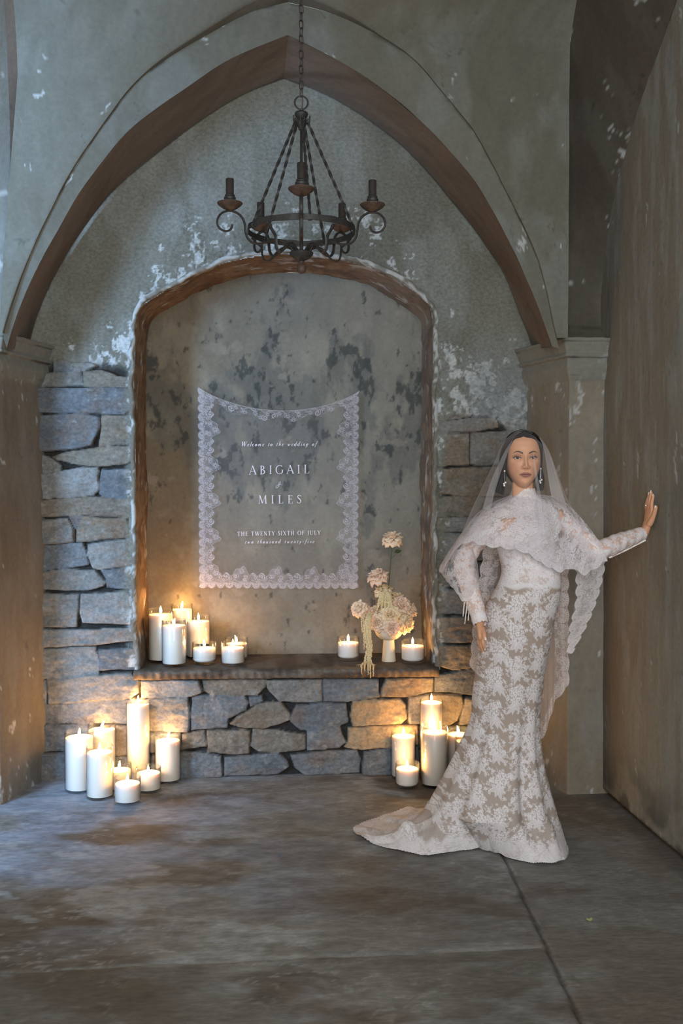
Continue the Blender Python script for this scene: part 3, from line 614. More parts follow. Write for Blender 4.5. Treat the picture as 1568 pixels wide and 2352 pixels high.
zk = Zc(236); MB().torus((0, 0, zk), .026, .0035, 32, 8, 'y').build('hanging_ring', M_IR, ch)
# chain: separate links up to the crown of the vault, and the flex threaded through it
z = zk+.026+.008; k = 0; lk = .034
while z < 4.15:
    mm = MB(); mm.torus((0, 0, 0), .0085, .0022, 16, 6, 'y' if k % 2 else 'x'); V = mm.V[0]; V[:, 2] = np.where(V[:, 2] > 0, V[:, 2]+.0085, V[:, 2]-.0085)
    o = mm.build('chain_link', M_IR, ch); o.location = (0, 0, z+.006); o.rotation_euler = (0, .04*math.sin(k*1.7), .5+.1*math.sin(k)); z += .0295; k += 1
MB().tube([(.002+.004*math.sin(i*1.3), .003*math.cos(i*1.1), zk-.026+i*.03) for i in range(int((4.19-zk+.026)/.03))], .0022, 6).build('cable', M_RU, ch)
MB().lathe([(.0005, 4.16), (.03, 4.165), (.05, 4.185), (.052, 4.2)], 24).build('ceiling_rose', M_IR, ch)
# ---------------------------------------------------------------- lace pattern fields (threads and motifs)
def sd_leaf(x, y, ang, L, w):
    c, s = math.cos(ang), math.sin(ang); u = x*c+y*s; v = -x*s+y*c
    t = np.clip(u/L, 0, 1); return w*np.sin(np.pi*np.clip(t, .0, 1)**.8)*(t > 0)*(t < 1)-np.abs(v)-.6*np.maximum(0, np.abs(u-L/2)-L/2)
def worley(u, v, cell, s):
    xi = np.floor(u/cell).astype(int); yi = np.floor(v/cell).astype(int); F1 = np.full(u.shape, 9.); F2 = np.full(u.shape, 9.)
    for i in (-1, 0, 1):
        for j in (-1, 0, 1):
            cx_ = (xi+i+.15+.7*_h(xi+i, yi+j, s))*cell; cy_ = (yi+j+.15+.7*_h(xi+i, yi+j, s+1))*cell
            d = np.hypot(u-cx_, v-cy_)/cell; F2 = np.where(d < F1, F1, np.minimum(F2, d)); F1 = np.minimum(F1, d)
    return F1, F2
def lace_floral(u, v, seed=0, sc=1.0, fill=0.0):
    """field in [0,1]: 1 on the white threads of a floral alencon lace, motifs about 9 x 13 cm"""
    u = u/sc; v = v/sc
    u = u+.004*np.sin(v*37+seed); v = v+.003*np.sin(u*51)
    cw, chh = .080, .128
    ci = np.floor(u/cw).astype(int)
    F1, F2 = worley(u, v, .0072, seed+3)
    dots = ss(.56, .40, F1); rib = .5+.5*np.sin(u*1300+2.2*np.sin(v*500))
    out = np.zeros(u.shape)
    def put(val, msk): out[msk] = np.maximum(out[msk], val)
    for i in (-1, 0, 1):
        col = ci+i; vo = v-((col % 2)*.5)*chh; rj = np.floor(vo/chh).astype(int)
        for j in (-1, 0, 1):
            row = rj+j; h1 = _h(col, row, seed); h2 = _h(col, row, seed+1); h3 = _h(col, row, seed+2); h4 = _h(col, row, seed+4)
            x = u-(col+.5)*cw-(h1-.5)*.022; y = vo-(row+.5)*chh-(h2-.5)*.026
            msk = np.hypot(x, y) < .088
            x = x[msk]; y = y[msk]; h1, h2, h3, h4, F, rb = [q[msk] for q in (h1, h2, h3, h4, dots, rib)]
            if not len(x): continue
            x = x*np.where(h4 > .5, 1, -1); r = (h3-.35)*.75; c, s = np.cos(r), np.sin(r); x, y = x*c-y*s, x*s+y*c
            big = .85+.35*h2; xs_, ys_ = x/big, y/big
            ang = np.arctan2(ys_-.018, xs_); rad = np.hypot(xs_/.023, (ys_-.020)/.034)
            put(ss(1.10, 1.0, rad+.13*np.sin(ang*7+h1*6)+.06*np.sin(ang*15+h3*9))*(.20+.80*F), msk)
            rad = np.hypot((x-.026)/.011, (y-.047)/.015); put(ss(1.1, 1, rad+.12*np.sin(7*np.arctan2(y-.047, x-.026)))*(.2+.8*F), msk)
            rad = np.hypot((x+.030)/.010, (y+.004)/.014); put(ss(1.1, 1, rad+.12*np.sin(7*np.arctan2(y+.004, x+.030)))*(.2+.8*F), msk)
            for k, (a, L_) in enumerate(((-2.85, .030), (-2.2, .044), (-1.5, .040), (-.95, .048), (-.25, .032), (.25, .022))):
                d = sd_leaf(x, y+.012, a, L_, .0074); lf = ss(-.0003, .0005, d); vein = ss(.0003, .0010, np.abs(-x*math.sin(a)+(y+.012)*math.cos(a)))
                put(lf*(.50+.30*vein)*(.85+.15*rb), msk); put(ss(.0010, .0004, np.abs(d-.0003))*(np.hypot(x, y+.012) < L_+.001), msk)
            for (fx, fy, fr) in ((-.038, .034, .0085), (.037, .010, .0078), (-.020, -.050, .0066), (.034, -.042, .0070), (-.004, .062, .0062), (-.040, -.026, .0052)):
                dx = x-fx; dy = y-fy; a = np.arctan2(dy, dx); d = np.hypot(dx, dy)
                put(ss(.0006, -.0004, d-fr*(.68+.32*np.cos(5*a+h2*6)))*ss(.12*fr, .3*fr, d), msk)
            for ph, sx_ in ((0., 1), (2., -1)):
                cx_ = sx_*(.029+.008*np.sin(y*150+ph+h1*3)); put(ss(.0012, .0004, np.abs(x-cx_))*(np.abs(y-.004) < .056), msk)
                put(.9*ss(.0016, .0007, np.abs(np.hypot(x-cx_-.0045*sx_, ((y+h2*.02) % .019)-.0095)-.0042))*(np.abs(y) < .052), msk)
    net = ss(.10, .03, F2-F1)
    return np.clip(np.maximum(out, fill*(.35+.65*net)), 0, 1)
def lace_edge(s, d, seed=0, scal=.052, depth=.075):
    """border lace: s along the edge, d distance inwards from the scalloped outer edge; returns coverage 0..1"""
    ph = s/scal; k = np.floor(ph); x = (ph-k-.5)*scal
    q = scal*.5; rr = np.hypot(x, d-q*.95); a = np.arctan2(d-q*.95, x)
    ray_ = .5+.5*np.cos(a*18); c = ss(q*.98, q*.90, rr)*ss(q*.30, q*.36, rr)*(.22+.78*ss(.25, .6, ray_))            # fan of pointed loops
    c = c*ss(q*1.45, q*1.05, d)
    c = np.maximum(c, ss(q*.30, q*.26, rr)*(.25+.75*ss(-.1, .3, np.cos(a*5)+.5-rr/q))); c = np.maximum(c, .9*ss(.0016, .0006, np.abs(rr-q*.93))*ss(q*1.3, q*1.0, d)); c = np.maximum(c, .8*ss(.0014, .0006, np.abs(np.abs((d-q*1.5)-.25*q*np.sin(ph*2*math.pi))-.0022)))
    per = scal*4; kk = np.floor(s/per); u = s-kk*per
    for fx, fd, fr, npt in ((.22, .088, .019, 9), (.34, .060, .015, 8), (.10, .066, .014, 8), (.46, .080, .012, 7), (.62, .058, .013, 8), (.90, .052, .012, 7)):
        dx = u-fx*per; dd = d-fd; r = np.hypot(dx, dd); an = np.arctan2(dd, dx); c = np.maximum(c, ss(.0008, -.0004, r-fr*(.80+.20*np.cos(npt*an)))*(.38+.62*ss(-.1, .4, np.cos(an*npt*2)*.6+.5*np.cos(r*900)))*ss(.12*fr, .28*fr, r))
    for fx, fd, fr, sg in ((.56, .078, .016, 1), (.78, .064, .018, -1), (.02, .058, .014, 1), (.30, .040, .012, -1), (.70, .040, .010, 1)):
        dx = u-fx*per; dd = d-fd; r = np.hypot(dx, dd); an = np.arctan2(dd, dx*sg)/(2*math.pi); sp = np.abs(((r/(fr*.62)-an) % 1)-.5); c = np.maximum(c, ss(fr*1.05, fr*.98, r)*ss(.22, .32, sp)*.95)
    F1, F2 = worley(s, d, .0105, seed+5); net = ss(.20, .08, F2-F1)
    return np.maximum(c, .5*net*(d < .115))
def lacemat(name, thread=(.82, .80, .80), tulle=.10, lace=.93, graz=.35, tint=(.80, .79, .79), warm=None):
    """see-through cloth: threads (lace attribute) nearly opaque, net between them sheer and denser seen edge-on"""
    m = bpy.data.materials.new(name); m.use_nodes = True; nt = m.node_tree; L = nt.links
    for n in list(nt.nodes): nt.nodes.remove(n)
    out = nd(nt, 'ShaderNodeOutputMaterial'); mx = nd(nt, 'ShaderNodeMixShader'); t = nd(nt, 'ShaderNodeBsdfTransparent')
    df = nd(nt, 'ShaderNodeBsdfDiffuse'); df.inputs[0].default_value = (*thread, 1); tr = nd(nt, 'ShaderNodeBsdfTranslucent'); tr.inputs[0].default_value = (*thread, 1)
    m2 = nd(nt, 'ShaderNodeMixShader'); m2.inputs[0].default_value = .3; L.new(df.outputs[0], m2.inputs[1]); L.new(tr.outputs[0], m2.inputs[2])
    at = nd(nt, 'ShaderNodeAttribute', attribute_name='lace'); cu = nd(nt, 'ShaderNodeAttribute', attribute_name='sheer')
    f = nd(nt, 'ShaderNodeLayerWeight'); f.inputs[0].default_value = .5
    p = nd(nt, 'ShaderNodeMath', operation='POWER'); p.inputs[1].default_value = 3.0; L.new(f.outputs['Facing'], p.inputs[0])
    a = nd(nt, 'ShaderNodeMath', operation='MULTIPLY_ADD'); a.inputs[1].default_value = graz; a.inputs[2].default_value = tulle; L.new(p.outputs[0], a.inputs[0])
    b = nd(nt, 'ShaderNodeMapRange'); b.inputs[1].default_value = 0; b.inputs[2].default_value = 1; b.inputs[4].default_value = lace; L.new(at.outputs['Fac'], b.inputs[0]); L.new(a.outputs[0], b.inputs[3])
    c = nd(nt, 'ShaderNodeMath', operation='MULTIPLY', use_clamp=True); L.new(b.outputs[0], c.inputs[0]); L.new(cu.outputs['Fac'], c.inputs[1])
    L.new(c.outputs[0], mx.inputs[0]); L.new(t.outputs[0], mx.inputs[1]); L.new(m2.outputs[0], mx.inputs[2]); L.new(mx.outputs[0], out.inputs[0])
    return m
# ---------------------------------------------------------------- hanging lace banner with the writing
YS = 5.405
M_BN = lacemat('banner_tulle', thread=tuple(rgb(216, 208, 212)), tulle=.05, lace=.78, graz=.2)
P00 = atY(452, 886, YS); P10 = atY(826, 896, YS); PB0 = atY(455, 1352, YS); PB1 = atY(824, 1354, YS)
nx, ny = 400, 500
S, T = np.meshgrid(np.linspace(0, 1, nx), np.linspace(0, 1, ny))
Wd = P10[0]-P00[0]; topz = (P00[2]*(1-S)+P10[2]*S)-(.122*(1-(2*S-1)**2)**.85)*1.0
botz = (PB0[2]*(1-S)+PB1[2]*S)
sc_ = .036
X = (P00[0]*(1-T)+PB0[0]*T)*(1-S)+(P10[0]*(1-T)+PB1[0]*T)*S
pull = .014*np.exp(-T*9)*(1-2*S); X = X+pull*0
Z = topz*(1-T)+botz*T
arcx = (S*Wd); dL = S*Wd; dR = (1-S)*Wd; dB = T*(topz-botz); dB = Z-botz; dT = topz-Z
# scalloped outline
vL = P00[2]-Z
out_amp = .007*np.abs(np.sin(math.pi*vL/.048))
eL = dL-.012+out_amp; eR = dR-.012+out_amp; eB = dB-.011+  .008*np.abs(np.sin(math.pi*arcx/.048))
fr = .0035*(.5+.5*np.sin(vL*1500)); fb = .0035*(.5+.5*np.sin(arcx*1500))
eL = eL-fr+.003; eR = eR-fr+.003; eB = eB-fb+.003
cov = np.zeros_like(X)
inn_ = lambda s, p: .074+.040*np.maximum(0, np.sin(2*math.pi*(s/.192-.0)+p))**1.3+.008*np.sin(2*math.pi*s/.048)
for e, s, p, scl in ((eL, vL, .2, .048), (eR, vL, .2, .048), (eB, arcx, .2, .048)):
    lim = inn_(s, p); c = lace_edge(s, e, 3, scl); cov = np.maximum(cov, c*ss(lim+.004, lim-.002, e)*(e > 0))
    ring = ss(.002, .0008, np.abs(e-lim+.001)); cov = np.maximum(cov, .8*ring)
lt = .048+.014*np.sin(2*math.pi*arcx/.16); c = lace_edge(arcx, dT+.034, 7, .058); cov = np.maximum(cov, .85*c*ss(lt+.003, lt-.003, dT)); cov = np.maximum(cov, .7*ss(.003, .001, dT))
fold = .5*ss(.0012, .0006, np.abs(Z-(topz-.058+.022*(1-(2*S-1)**2)))); cov = np.maximum(cov, fold*(np.abs(S-.5) < .3)*.5)
cov = np.maximum(cov, .16*((eL < inn_(vL, .2)) | (eR < inn_(vL, .2)) | (eB < inn_(arcx, .2))))
shr = (eL > 0)*(eR > 0)*(eB > 0)*1.0
Yb = YS+.012*np.sin(S*9)*T+.010*(fbm(S*4, T*4, 201, 3)-.5)-.02*np.exp(-T*6)*np.sin(S*math.pi)
bn = grid('lace_banner', np.stack([X, Yb, Z], -1), M_BN, {'lace': np.clip(cov, 0, 1), 'sheer': shr}, mask=(shr[:-1, :-1]+shr[1:, 1:]+shr[:-1, 1:]+shr[1:, :-1]) > 0)
tag(bn, 'sheer welcome banner with scalloped lace border and white lettering hanging in the niche', 'banner')
# ---- lettering: old-style serif drawn with a broad pen; glyph = strokes of (x, y, width)
TH, TN, SR = .12, .045, .035
def arcp(cx_, cy_, rx, ry, a0, a1, n=12, w=None):
    return [(cx_+rx*math.cos(math.radians(a)), cy_+ry*math.sin(math.radians(a)), (w if w is not None else TN+(TH-TN)*abs(math.cos(math.radians(a)))**1.3)) for a in np.linspace(a0, a1, n)]
def ln(x0, y0, x1, y1, w): return [(x0, y0, w), (x1, y1, w)]
def srf(x, y, h=.11): return ln(x-h, y, x+h, y, SR)
GL = {
 'A': (.82, [ln(.06, .02, .40, 1, TN), ln(.40, 1.02, .76, .02, TH), ln(.20, .36, .62, .36, TN), srf(.06, .015), srf(.74, .015, .13)]),
 'B': (.66, [ln(.17, 0, .17, 1, TH), srf(.14, .015, .12), srf(.14, .985, .12), arcp(.20, .76, .27, .225, 90, -90), arcp(.20, .27, .36, .255, 90, -90), ln(.17, .53, .25, .53, TN), ln(.17, .985, .25, .985, TN), ln(.17, .015, .25, .015, TN)]),
 'I': (.36, [ln(.18, 0, .18, 1, TH), srf(.18, .015, .14), srf(.18, .985, .14)]),
 'G': (.86, [arcp(.46, .5, .40, .5, 42, 318, 24), ln(.78, .14, .78, .44, TH), srf(.76, .45, .14), ln(.76, .84, .74, .99, TN)]),
 'L': (.64, [ln(.17, 0, .17, 1, TH), srf(.17, .985, .14), ln(.05, .015, .56, .015, SR), ln(.56, .0, .60, .22, TN)]),
 'M': (1.02, [ln(.12, .0, .17, 1, TN), ln(.17, 1, .50, .06, TH), ln(.50, .04, .86, 1, TN), ln(.86, 1, .91, 0, TH), srf(.11, .015), srf(.91, .015, .13), srf(.13, .985, .09), srf(.88, .985, .10)]),
 'E': (.62, [ln(.17, 0, .17, 1, TH), ln(.04, .985, .52, .985, SR), ln(.04, .015, .56, .015, SR), ln(.17, .52, .44, .52, TN), ln(.52, 1, .53, .82, TN), ln(.44, .62, .44, .42, TN), ln(.56, 0, .60, .20, TN)]),
 'S': (.54, [[(.44, .84, TN), (.38, .95, TN), (.27, .99, .06), (.15, .93, .09), (.10, .80, .11), (.15, .66, .12), (.28, .54, .13), (.41, .42, .12), (.46, .27, .11), (.42, .12, .09), (.28, .015, .06), (.14, .05, TN), (.08, .18, TN)], ln(.45, .80, .45, .98, TN), ln(.07, .22, .07, .02, TN)]),
 'T': (.70, [ln(.35, 0, .35, .98, TH), srf(.35, .015, .14), ln(.04, .985, .66, .985, SR), ln(.05, 1, .04, .80, TN), ln(.65, 1, .66, .80, TN)]),
 'H': (.84, [ln(.17, 0, .17, 1, TH), ln(.67, 0, .67, 1, TH), ln(.17, .52, .67, .52, TN), srf(.17, .015, .13), srf(.17, .985, .13), srf(.67, .015, .13), srf(.67, .985, .13)]),
 'W': (1.12, [ln(.10, 1, .33, .02, TH), ln(.33, .0, .56, .95, TN), ln(.54, 1, .78, .02, TH), ln(.78, 0, 1.02, 1, TN), srf(.10, .985, .12), srf(1.0, .985, .1), srf(.54, .985, .1)]),
 'N': (.86, [ln(.17, 0, .17, 1, TN), ln(.15, 1, .70, .0, TH), ln(.70, 0, .70, 1, TN), srf(.17, .015, .11), srf(.12, .985, .10), srf(.70, .985, .12)]),
 'Y': (.76, [ln(.08, 1, .38, .48, TH), ln(.70, 1, .38, .48, TN), ln(.38, .5, .38, 0, TH), srf(.38, .015, .13), srf(.09, .985, .12), srf(.68, .985, .10)]),
 'X': (.78, [ln(.10, 1, .66, 0, TH), ln(.66, 1, .10, 0, TN), srf(.11, .985, .11), srf(.66, .985, .10), srf(.10, .015, .10), srf(.66, .015, .12)]),
 'F': (.58, [ln(.17, 0, .17, 1, TH), srf(.17, .015, .13), ln(.04, .985, .52, .985, SR), ln(.17, .52, .44, .52, TN), ln(.52, 1, .53, .80, TN), ln(.44, .62, .44, .42, TN)]),
 'O': (.86, [arcp(.43, .5, .36, .49, 0, 360, 30)]),
 'J': (.38, [[(.20, 1, TH), (.20, .2, TH), (.17, .0, .09), (.08, -.14, .06), (-.02, -.18, .07)], srf(.20, .985, .13)]),
 'U': (.82, [[(.16, 1, TH), (.16, .34, TH), (.20, .12, .11), (.40, .0, .06), (.60, .10, TN), (.68, .32, TN), (.68, 1, TN)], srf(.16, .985, .13), srf(.68, .985, .12)]),
 '-': (.34, [ln(.05, .32, .28, .32, .06)]), ' ': (.42, []),
 'a': (.50, [arcp(.22, .24, .17, .23, 60, 330, 14), [(.38, .46, .05), (.34, .12, .08), (.40, .02, .06), (.48, .08, .04)]]),
 'c': (.40, [arcp(.22, .24, .17, .23, 50, 310, 14)]),
 'd': (.50, [arcp(.22, .24, .17, .23, 60, 330, 14), [(.38, .98, .07), (.36, .12, .08), (.40, .02, .06), (.48, .08, .04)]]),
 'e': (.40, [[(.08, .22, .04), (.26, .28, .04), (.33, .38, .05), (.26, .47, .05), (.12, .38, .07), (.06, .20, .08), (.12, .04, .07), (.24, .0, .05), (.35, .10, .04)]]),
 'f': (.32, [[(.42, .92, .06), (.34, .98, .05), (.26, .85, .07), (.18, .3, .07), (.12, -.10, .07), (.04, -.26, .05), (-.04, -.22, .06)], ln(.06, .45, .34, .45, .04)]),
 'g': (.46, [arcp(.20, .28, .15, .18, 0, 360, 14), [(.30, .42, .04), (.42, .46, .05)], [(.16, .12, .05), (.10, .02, .06), (.30, -.06, .06), (.34, -.18, .06), (.20, -.27, .05), (.04, -.22, .05), (.08, -.08, .04)]]),
 'h': (.48, [ln(.14, .98, .10, 0, .08), [(.12, .30, .04), (.24, .45, .05), (.36, .42, .07), (.35, .12, .08), (.38, .02, .06), (.46, .08, .04)]]),
 'i': (.26, [[(.06, .38, .04), (.15, .45, .07), (.12, .08, .08), (.16, .0, .06), (.24, .08, .04)], ln(.16, .66, .17, .72, .09)]),
 'l': (.24, [[(.16, .98, .08), (.11, .08, .08), (.15, .0, .06), (.23, .08, .04)]]),
 'm': (.72, [ln(.12, .45, .09, 0, .08), [(.10, .30, .04), (.22, .45, .05), (.32, .42, .08), (.30, 0, .08)], [(.32, .30, .04), (.44, .45, .05), (.55, .42, .07), (.54, .10, .08), (.58, .02, .06), (.68, .08, .04)]]),
 'n': (.48, [ln(.12, .45, .09, 0, .08), [(.10, .30, .04), (.22, .45, .05), (.34, .42, .07), (.33, .10, .08), (.37, .02, .06), (.45, .08, .04)]]),
 'o': (.44, [arcp(.21, .23, .15, .22, 0, 360, 18)]),
 's': (.36, [[(.30, .38, .05), (.22, .46, .05), (.12, .38, .07), (.18, .25, .08), (.27, .12, .08), (.18, .01, .05), (.05, .06, .05)]]),
 't': (.30, [[(.16, .66, .06), (.11, .10, .08), (.16, .0, .06), (.26, .08, .04)], ln(.04, .44, .28, .44, .04)]),
 'u': (.48, [[(.05, .38, .04), (.13, .45, .07), (.11, .12, .08), (.18, .0, .06), (.34, .20, .04)], [(.36, .45, .07), (.33, .10, .08), (.38, .0, .06), (.45, .08, .04)]]),
 'v': (.42, [[(.05, .40, .05), (.12, .44, .07), (.17, .02, .07), (.32, .25, .04), (.34, .45, .06)]]),
 'w': (.64, [[(.05, .40, .05), (.12, .44, .07), (.14, .02, .08), (.30, .42, .05), (.33, .02, .08), (.50, .25, .04), (.53, .45, .06)]]),
 'y': (.44, [[(.05, .38, .04), (.13, .45, .07), (.18, .08, .08)], [(.37, .45, .07), (.22, -.02, .06), (.08, -.22, .05), (-.02, -.24, .06)]]),
 '&': (.66, [[(.62, .50, .05), (.50, .60, .05), (.40, .44, .07), (.30, .16, .08), (.14, .06, .06), (.05, .20, .05), (.12, .38, .05), (.34, .52, .05), (.50, .74, .05), (.42, .92, .05), (.30, .78, .06), (.36, .40, .07), (.48, .26, .05)], [(.62, .50, .05), (.70, .56, .05)]]),
}
GL['-2'] = GL['-']
M_TX = plain('white_lettering', tuple(rgb(214, 206, 210)), rough=.9, spec=.1)
def textline(txt, xl, xr, ybase, hcap, shear=0, name='lettering', italic=False, wf=1.0, rise=0.0, each=False):
    """xl,xr,ybase,hcap in photo pixels on the cloth; drawn as thin raised strokes on the banner"""
    A = atY(xl, ybase, YS-.022); B = atY(xr, ybase+rise, YS-.022); hc = hcap/F*YS
    wn = [GL[c][0] for c in txt]; tot = sum(wn)*hc; sp = (B[0]-A[0]-tot)/max(1, len(txt)-1)
    m = MB(); x0 = A[0]
    for c, wd in zip(txt, wn):
        for k, st in enumerate(GL[c][1]):
            if len(st) > 2: q = catmull(st, max(10, len(st)*3))
            else: q = np.array(st)
            P = []; 
            tg = np.gradient(q[:, :2], axis=0); tg /= np.linalg.norm(tg, axis=1)[:, None]+1e-9; nn = np.stack([-tg[:, 1], tg[:, 0]], 1)
            for i in range(len(q)):
                w_ = q[i, 2]*wf/2
                for sg in (1, -1):
                    gx = q[i, 0]+nn[i, 0]*w_*sg; gy = q[i, 1]+nn[i, 1]*w_*sg
                    X_ = x0+(gx+shear*gy)*hc; fx = (X_-A[0])/(B[0]-A[0])
                    for dy in (0, -.0008): P.append((X_, YS-.022+dy-k*.00005, A[2]+gy*hc+(B[2]-A[2])*fx))
            n = len(q); Q = []
            for i in range(n-1):
                a = i*4; b = a+4; Q += [(a, a+2, b+2, b), (a+1, b+1, b+3, a+3), (a, b, b+1, a+1), (a+2, a+3, b+3, b+2)]
            Q += [(0, 1, 3, 2), ((n-1)*4, (n-1)*4+2, (n-1)*4+3, (n-1)*4+1)]
            m.add(P, Q)
        x0 += wd*hc+sp
        if each: m.build('letter', M_TX, bn, smooth=False); m = MB()
    if not each: return m.build(name, M_TX, bn, smooth=False)
textline('ABIGAIL', 572, 710, 1090, 19.5, wf=1.05, rise=-3, each=True)
textline('MILES', 593, 692, 1157, 19, wf=1.05, rise=-1, each=True)
textline('&', 632, 651, 1122, 17, shear=.25, wf=.8)
textline('Welcome to the wedding of', 553, 726, 1025, 10.5, shear=.28, wf=1.45, rise=-1)
textline('THE TWENTY-SIXTH OF JULY', 545, 736, 1231, 9.5, wf=1.35, rise=-3)
textline('two thousand twenty-five', 562, 721, 1248.5, 10, shear=.28, wf=1.5, rise=-1)
# ---------------------------------------------------------------- footed vase and roses
M_VS = plain('matte_ceramic', tuple(rgb(216, 202, 178)), rough=.6, spec=.3)
M_ST2 = plain('green_stem', tuple(rgb(74, 92, 52)), rough=.6, spec=.3); M_LF = plain('green_leaf', tuple(rgb(62, 74, 40)), rough=.6, spec=.3)
M_AM = surfmat('amaranthus', col=tuple(rgb(232, 210, 164)), rough=.9, scale=300, amt=.35, bump=.8, bscale=400, bdist=.003)
def petalmat(nm, c):
    m, nt, b = newmat(nm); L = nt.links; b.inputs['Base Color'].default_value = (*c, 1); b.inputs['Roughness'].default_value = .7; b.inputs['Specular IOR Level'].default_value = .2
    b.inputs['Subsurface Weight'].default_value = .25; b.inputs['Subsurface Radius'].default_value = (1, .5, .35); b.inputs['Subsurface Scale'].default_value = .006
    return m
M_P1 = petalmat('rose_petals_blush', tuple(rgb(238, 206, 176))); M_P2 = petalmat('rose_petals_cream', tuple(rgb(240, 210, 170))); M_P3 = petalmat('rose_petals_pink', tuple(rgb(236, 198, 172)))
vb = atZ(894, 1521, ZS); vb = vb+np.array([0, .033, 0]); vd = vb[1]
k_ = vd/F
vz = empty('footed_vase', (vb[0], vb[1], ZS)); tag(vz, 'cream ceramic footed bowl vase filled with blush roses on the shelf', 'vase')
hb = (1521-1472)*k_; ht = (1521-1444)*k_
MB().lathe([(.0005, 0), (.0365, 0), (.0375, .004), (.034, .03), (.031, .07), (.0285, hb-.006), (.0285, hb+.004)], 40).build('foot', M_VS, vz)
MB().lathe([(.0005, hb), (.022, hb), (.045, hb+.008), (.063, hb+.024), (.073, hb+.044), (.0765, ht), (.0735, ht+.001), (.070, hb+.046), (.058, hb+.028), (.03, hb+.014), (.0005, hb+.012)], 48, cap=False).build('bowl', M_VS, vz)
def petal(c, wdt, ln_, cup, curl, seed, nrm_r):
    """one petal in local frame: base at origin, grows +z, faces +x outward"""
    s = np.linspace(0, 1, 9)[:, None]; t = np.linspace(-1, 1, 9)[None, :]
    wv = wdt*(np.sin(math.pi*(np.clip(s, 0, 1)**.75*.68+.14)))*1.0
    y = t*wv; z = ln_*s*(1-.26*t*t*s); x = -cup*ln_*(t**2)*(.6*wv/wdt)+nrm_r*np.sin(s*1.5)+curl*ln_*s**3*1.2*(1-.3*t*t)
    x = x+.004*np.sin(seed+5*t+3*s)*s; z = z-np.abs(curl)*ln_*.5*s**4+.003*np.sin(seed*2+7*t)*s**3
    return np.stack([x+0*t, y, z+0*t], -1)
def rose(px, py, dy, size, tiltx, tilty, label, mat, openness=1.0, stem=True, seed=0, turn=0, leaf=False, tip=None, head_only=False):
    """head centre at photo position (px,py) at depth vase+dy; tilt: direction the flower faces"""
    c = atY(px, py, vd+dy); rnd = random.Random(seed)
    base = np.array([vb[0]+rnd.uniform(-.03, .03), vd+rnd.uniform(-.02, .02), ZS+hb+.03])
    r = empty('rose', tuple(base)); tag(r, label, 'rose', 'blush roses in the footed vase')
    ax = Vector((tiltx, tilty, 1 if tip is None else tip)).normalized(); q = Vector((0, 0, 1)).rotation_difference(ax).to_matrix()
    R = size*1.12/2; V = []; Q = []
    rings = [(3, .16, .55, .9, .02, .0), (4, .28, .70, .8, .10, .0), (5, .44, .80, .6, .22, .06), (6, .66, .92, .42, .42, .16), (7, .86, .98, .30, .72, .30), (7, .98, .92, .22, 1.05, .42)]
    n0 = 0
    for ri, (cnt, rad, L_, cup, op, curl) in enumerate(rings):
        for k in range(cnt):
            a = 2*math.pi*(k+rnd.uniform(-.2, .2))/cnt+ri*1.1+turn
            P = petal(0, R*(.34+.30*rad), R*L_*1.05, cup, curl*openness, rnd.uniform(0, 9), 0).reshape(-1, 3)
            th = op*openness*1.05+rnd.uniform(-.08, .10)
            Rx = Matrix.Rotation(th, 3, 'Y'); P = P@np.array(Rx).T; P[:, 0] += R*rad*.22; P[:, 2] -= R*.35
            ca, sa = math.cos(a), math.sin(a); P = np.stack([P[:, 0]*ca-P[:, 1]*sa, P[:, 0]*sa+P[:, 1]*ca, P[:, 2]], 1)
            V.append(P); Q.append(gridq(9, 9)+n0); n0 += 81
    V = np.concatenate(V)@np.array(q).T+(c-base)
    o = link('rose_head', rawmesh('rose_head', V, np.concatenate(Q)), mat, r); s_ = o.modifiers.new('solid', 'SOLIDIFY'); s_.thickness = .0007
    hb_ = Vector(c-base)+(-ax)*R*.42
    cal = MB().ball(tuple(hb_), R*.17, 10, 8); cal.build('calyx', M_ST2, r)
    if stem:
        mid = np.array(hb_)*.55+np.array(-ax)*R*.6*np.array([1, 1, .3]); P = catmull([np.zeros(3), mid*np.array([.9, .9, 1]), np.array(hb_)], 24); MB().tube(P, .0026, 8).build('stem', M_ST2, r)
    if leaf:
        lp = atY(912, 1270, vd+dy)-base; l0 = atY(898.5, 1283, vd+dy)-base; st = MB(); st.tube([tuple(l0-[.0, 0, .004]), tuple(l0), tuple(l0*.3+lp*.7)], .0014, 6); st.build('stem', M_ST2, r)
        s = np.linspace(0, 1, 12)[:, None]; t = np.linspace(-1, 1, 7)[None]; L_ = .036; d = np.array([.93, 0, .25]); uu = np.array([-.3, .75, .6])
        P = (lp-np.array([.012, 0, 0]))+s[..., None]*L_*d+(t*np.sin(math.pi*s**.85)*.014)[..., None]*uu+((t**2)*.004)[..., None]*np.array([0, 0, 1])
        o = grid('leaf', P, M_LF, parent=r); o.modifiers.new('solid', 'SOLIDIFY').thickness = .0006
    return r
rose(900, 1231, .0, .098, -.10, -.12, 'topmost open blush rose on the tallest straight stem with a leaf', M_P1, 1.35, seed=1, leaf=True)
rose(864, 1318, -.02, .098, -.45, -.22, 'open rose on the bent stem, second highest, tilting left', M_P3, 1.3, seed=2)
rose(880, 1352, .02, .088, -.15, -.10, 'rose just above the pale hanging strands at the middle', M_P2, 1.25, seed=3)
rose(821, 1397, -.01, .080, -.75, -.75, 'spiky rose standing out furthest left of the arrangement', M_P1, 1.15, seed=4, tip=.35)
rose(844, 1402, .0, .055, -.5, -.5, 'small rose bud beside the leftmost spiky rose', M_P3, .7, seed=5)
rose(862, 1401, .01, .060, -.2, -.7, 'small yellow-tinted rose behind the two front roses', M_P2, 1.0, seed=6)
rose(897, 1411, -.075, .092, .05, -1, 'large cream rose facing forward at the centre of the arrangement', M_P2, .95, seed=7, tip=.25)
